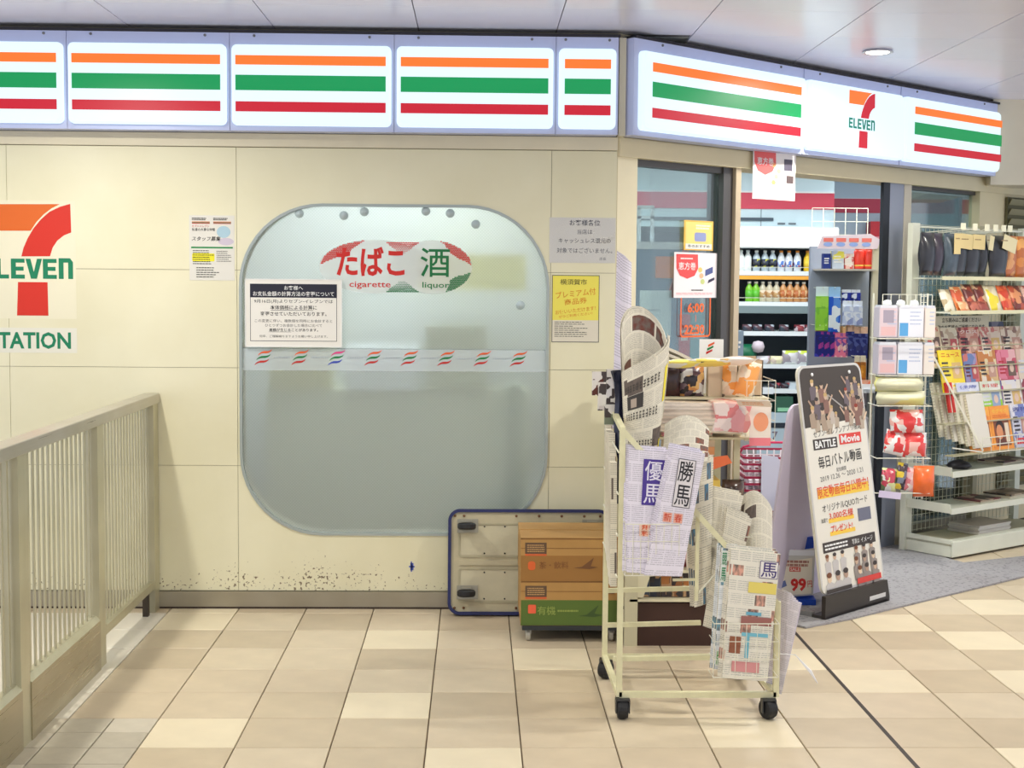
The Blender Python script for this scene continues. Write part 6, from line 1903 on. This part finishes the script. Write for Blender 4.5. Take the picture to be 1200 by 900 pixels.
# flat magazines and bags left on the bare shelves
for lab, x, y, z, w_, d_, h_, c in (('dark flat bag left on the shelf under the magazines', .20, .10, .459, .16, .10, .06, (40, 38, 44)), ('flat dark red magazine pile on the middle bare shelf', .36, .08, .261, .22, .17, .014, (110, 50, 56)),
                                    ('flat magazine pile at the right of the middle bare shelf', .66, .09, .261, .26, .17, .022, (130, 110, 90)), ('flat maroon magazines on the shelf under the holder', .58, .09, .459, .28, .16, .018, (90, 50, 56))):
    t = thing('flat_magazines' if 'bag' not in lab else 'flat_bag', lab, 'magazine' if 'bag' not in lab else 'bag', rk(x, y, z), TR + R_(5))
    if 'bag' in lab:
        MB().lathe([(.05, 0), (.07, .012), (.05, .035), (.0, .05)], .06, .05, 0, 12).build('body', M(c, .4), t, smooth=True)
    else:
        MB().box(0, 0, h_ * .6, w_, d_, h_).build('top_cover', blotch((c, (180, 160, 140), c, (60, 50, 50)), 14, x), t)
        MB().box(.004, .004, 0, w_ - .006, d_, h_ * .6).build('pages', M((214, 206, 186), .6), t)
for i in range(4):
    t = thing('large_magazine', 'large white magazine, ' + ORD[i] + ' from the bottom of the flat pile on the rack base', 'magazine', rk(.36 + .01 * (i % 2), .09, .0835 + .0125 * i), TR, group='flat magazines on the rack base')
    MB().box(0, 0, 0, .30, .20, .0095).build('pages', M((214, 210, 200), .6), t)
    MB().box(-.001, -.002, .0095, .302, .20, .0115).build('top_cover', M(((226, 222, 216), (200, 190, 180))[i % 2], .4), t)

# ================================================================== WIRE POCKET STAND WITH MASKS, TOWELS AND SWEETS
SY = .98
ws = thing('wire_pocket_stand', 'white wire pocket stand of masks and packets, left of the magazine rack', 'display stand', ((1.907, 0.241)[0], SY, 0))
SX0 = (1.907, 0.241)[0]
wz = lambda py: 1.46 - (py - 318) / 224.0 + (.0)
MB().tube([(.30, .10, .34), (.30, .10, 1.42)], .005, 6).build('upright', WIRE, ws)
MB().tube([(.015, .10, 0), (.015, .10, 1.42)], .005, 6).build('upright', WIRE, ws)
lad = MB()
for k in range(34):
    lad.tube([(.262, .095, .35 + .032 * k), (.30, .10, .35 + .032 * k)], .0022, 4)
lad.tube([(.262, .095, .34), (.262, .095, 1.42)], .003, 4)
lad.build('ladder_wire', WIRE, ws)
tpw = MB()
for k in range(7):
    tpw.tube([(.04 + .043 * k, .02, 1.345), (.04 + .043 * k, .02, 1.415)], .0022, 4)
tpw.tube([(.04, .02, 1.415), (.30, .02, 1.415)], .0022, 4); tpw.tube([(.04, .02, 1.345), (.30, .02, 1.345)], .0022, 4)
tpw.build('top_wire', WIRE, ws)
MB().tube([(.015, .10, .0), (.015, .24, .0), (-.02, .24, .0)], .005, 6).build('foot', WIRE, ws).location = (0, 0, .006)
for k, zz in enumerate((.395, .575, .845, 1.0, 1.19)):
    MB().tube([(.0, .10, zz), (.0, -.08, zz), (.28, -.08, zz), (.28, .10, zz)], .0028, 5).build('pocket_wire', WIRE, ws)
def mask(label, x, z, front, side_c, w=.115, group=None, seed=0):
    t = thing('mask_pack', label, 'mask pack', (SX0 + x, SY - .05, z), group=group)
    MB().box(0, 0, 0, w, .10, .155).build('pack', M(side_c, .4), t)
    patch(t, .004, .004, w - .004, .150, M(front, .35), -.001, 'print_ground')
    lines(t, w * .45, .06, w * .95, .14, 4, M((190, 200, 226), .5), -.0014, .3, .3, rnd=rnd)
    MB().box(.005, -.002, .150, w - .005, .098, .165).build('film_top', M((226, 228, 236), .25), t)
    return t
for r_, z in enumerate((1.195, 1.005)):
    lab = ('upper', 'lower')[r_]
    t = mask('pink printed mask pack, left in the ' + lab + ' row of the wire pocket stand', .005 + .0, z, (226, 206, 212), (214, 204, 214), .095)
    patch(t, .01, .01, .085, .055, M((232, 190, 190), .4), -.0016)
    patch(t, .02, .075, .075, .14, M((170, 160, 176), .4), -.0016)
    t = mask('white and sky blue mask pack, middle of the ' + lab + ' row of the wire pocket stand', .105, z, (236, 238, 246), (230, 228, 232), .13)
    patch(t, .006, .008, .050, .075, M((96, 170, 226), .4), -.0016)
    t = mask('cream edged mask pack, right end of the ' + lab + ' row of the wire pocket stand', .240, z, (238, 230, 220), (236, 222, 214), .055)
for x in (.05, .12, .19):
    t = thing('price_ball', 'round white cap on the wire pocket stand, ' + {.05: 'left', .12: 'middle', .19: 'right'}[x], 'knob', (SX0 + x, SY - .03, 1.345), group='round white caps')
    MB().lathe([(.0, 0), (.018, .006), (.024, .022), (.018, .038), (.0, .044)], n=12).build('ball', Wh, t, smooth=True)
for i, z in enumerate((.915, .845)):
    t = thing('towel_pack', ('upper', 'lower')[i] + ' cream and yellow towel pack on the wire pocket stand', 'towel pack', (SX0 + .125 + .01 * i, SY - .02, z), rot=(0, 0, R_(-2)))
    o = pillow('towel', t, .25, .075, .13, blotch(((232, 230, 196), (226, 224, 190), (240, 234, 150)), 7, 1 + i, .6), 8, .02)
def sweets(label, x, z, w, h, cols, seed, rot=0, sc=22):
    t = thing('sweet_bag', label, 'sweet bag', (SX0 + x, SY - .05, z), rot=(R_(-12), R_(rot), 0))
    pillow('bag', t, w, h, .05, blotch(cols, sc, seed, .3, .5), 7)
RS = ((226, 60, 60), (240, 236, 232), (232, 80, 76), (244, 190, 180))
sweets('red bag with a white strip, top of the three red sweet bags', .165, .705, .175, .12, RS, 1)
sweets('red and white sweet bag, lower left of the three red ones', .10, .59, .12, .125, RS, 2, 12)
sweets('red and white sweet bag, lower right of the three red ones', .205, .585, .125, .125, RS, 3, 4)
sweets('pale green and white packet in the lowest wire pocket', .075, .40, .08, .12, ((226, 230, 170), (200, 70, 90), (90, 110, 70), (240, 240, 230)), 4, 6, 34)
sweets('black and yellow packet in the lowest wire pocket', .135, .41, .055, .14, ((40, 34, 60), (236, 206, 60), (60, 40, 50), (120, 130, 150)), 5, 10, 34)
sweets('pink striped packet in the lowest wire pocket', .19, .40, .09, .125, ((236, 190, 190), (214, 120, 130), (240, 226, 220)), 6, 14, 34)
t = thing('orange_bag', 'round bright orange bag at the right of the lowest wire pocket', 'bag', (SX0 + .255, SY - .06, .375))
pillow('bag', t, .11, .16, .09, M((246, 112, 44), .35, var=.12, scale=20, coat=.4), 8, .02)
t = thing('price_strip', 'lilac price strip on the front of the lowest wire pocket', 'price strip', (SX0 + .015, SY - .086, .375), rot=(0, R_(6), 0))
MB().box(0, 0, 0, .115, .002, .035).build('strip', M((226, 214, 240), .5), t)

# dark low cabinet inside, behind the magazine rack's window
lc = thing('dark_cabinet', 'dark low cabinet inside the shop, behind the wire back of the magazine rack', 'cabinet', fac(2.52, .095), TH)
MB().box(0, 0, 0, 1.3, .12, 1.40).build('body', M((40, 42, 46), .6), lc)
MB().box(.02, -.01, .62, 1.28, 0, .64).build('rail', M((90, 92, 96), .5), lc)
gt_ = thing('goods_table', 'small pale table under the packet tray in front of the hook rack', 'table', (1.97, GY - .40, 0))
MB().box(0, 0, .765, .50, .24, .7895).build('top', M((226, 230, 236), .5), gt_)
for a_, b_ in ((.02, .02), (.46, .02), (.02, .20), (.46, .20)):
    MB().box(a_, b_, 0, a_ + .02, b_ + .02, .765).build('leg', M((180, 186, 192), .4, .3), gt_)
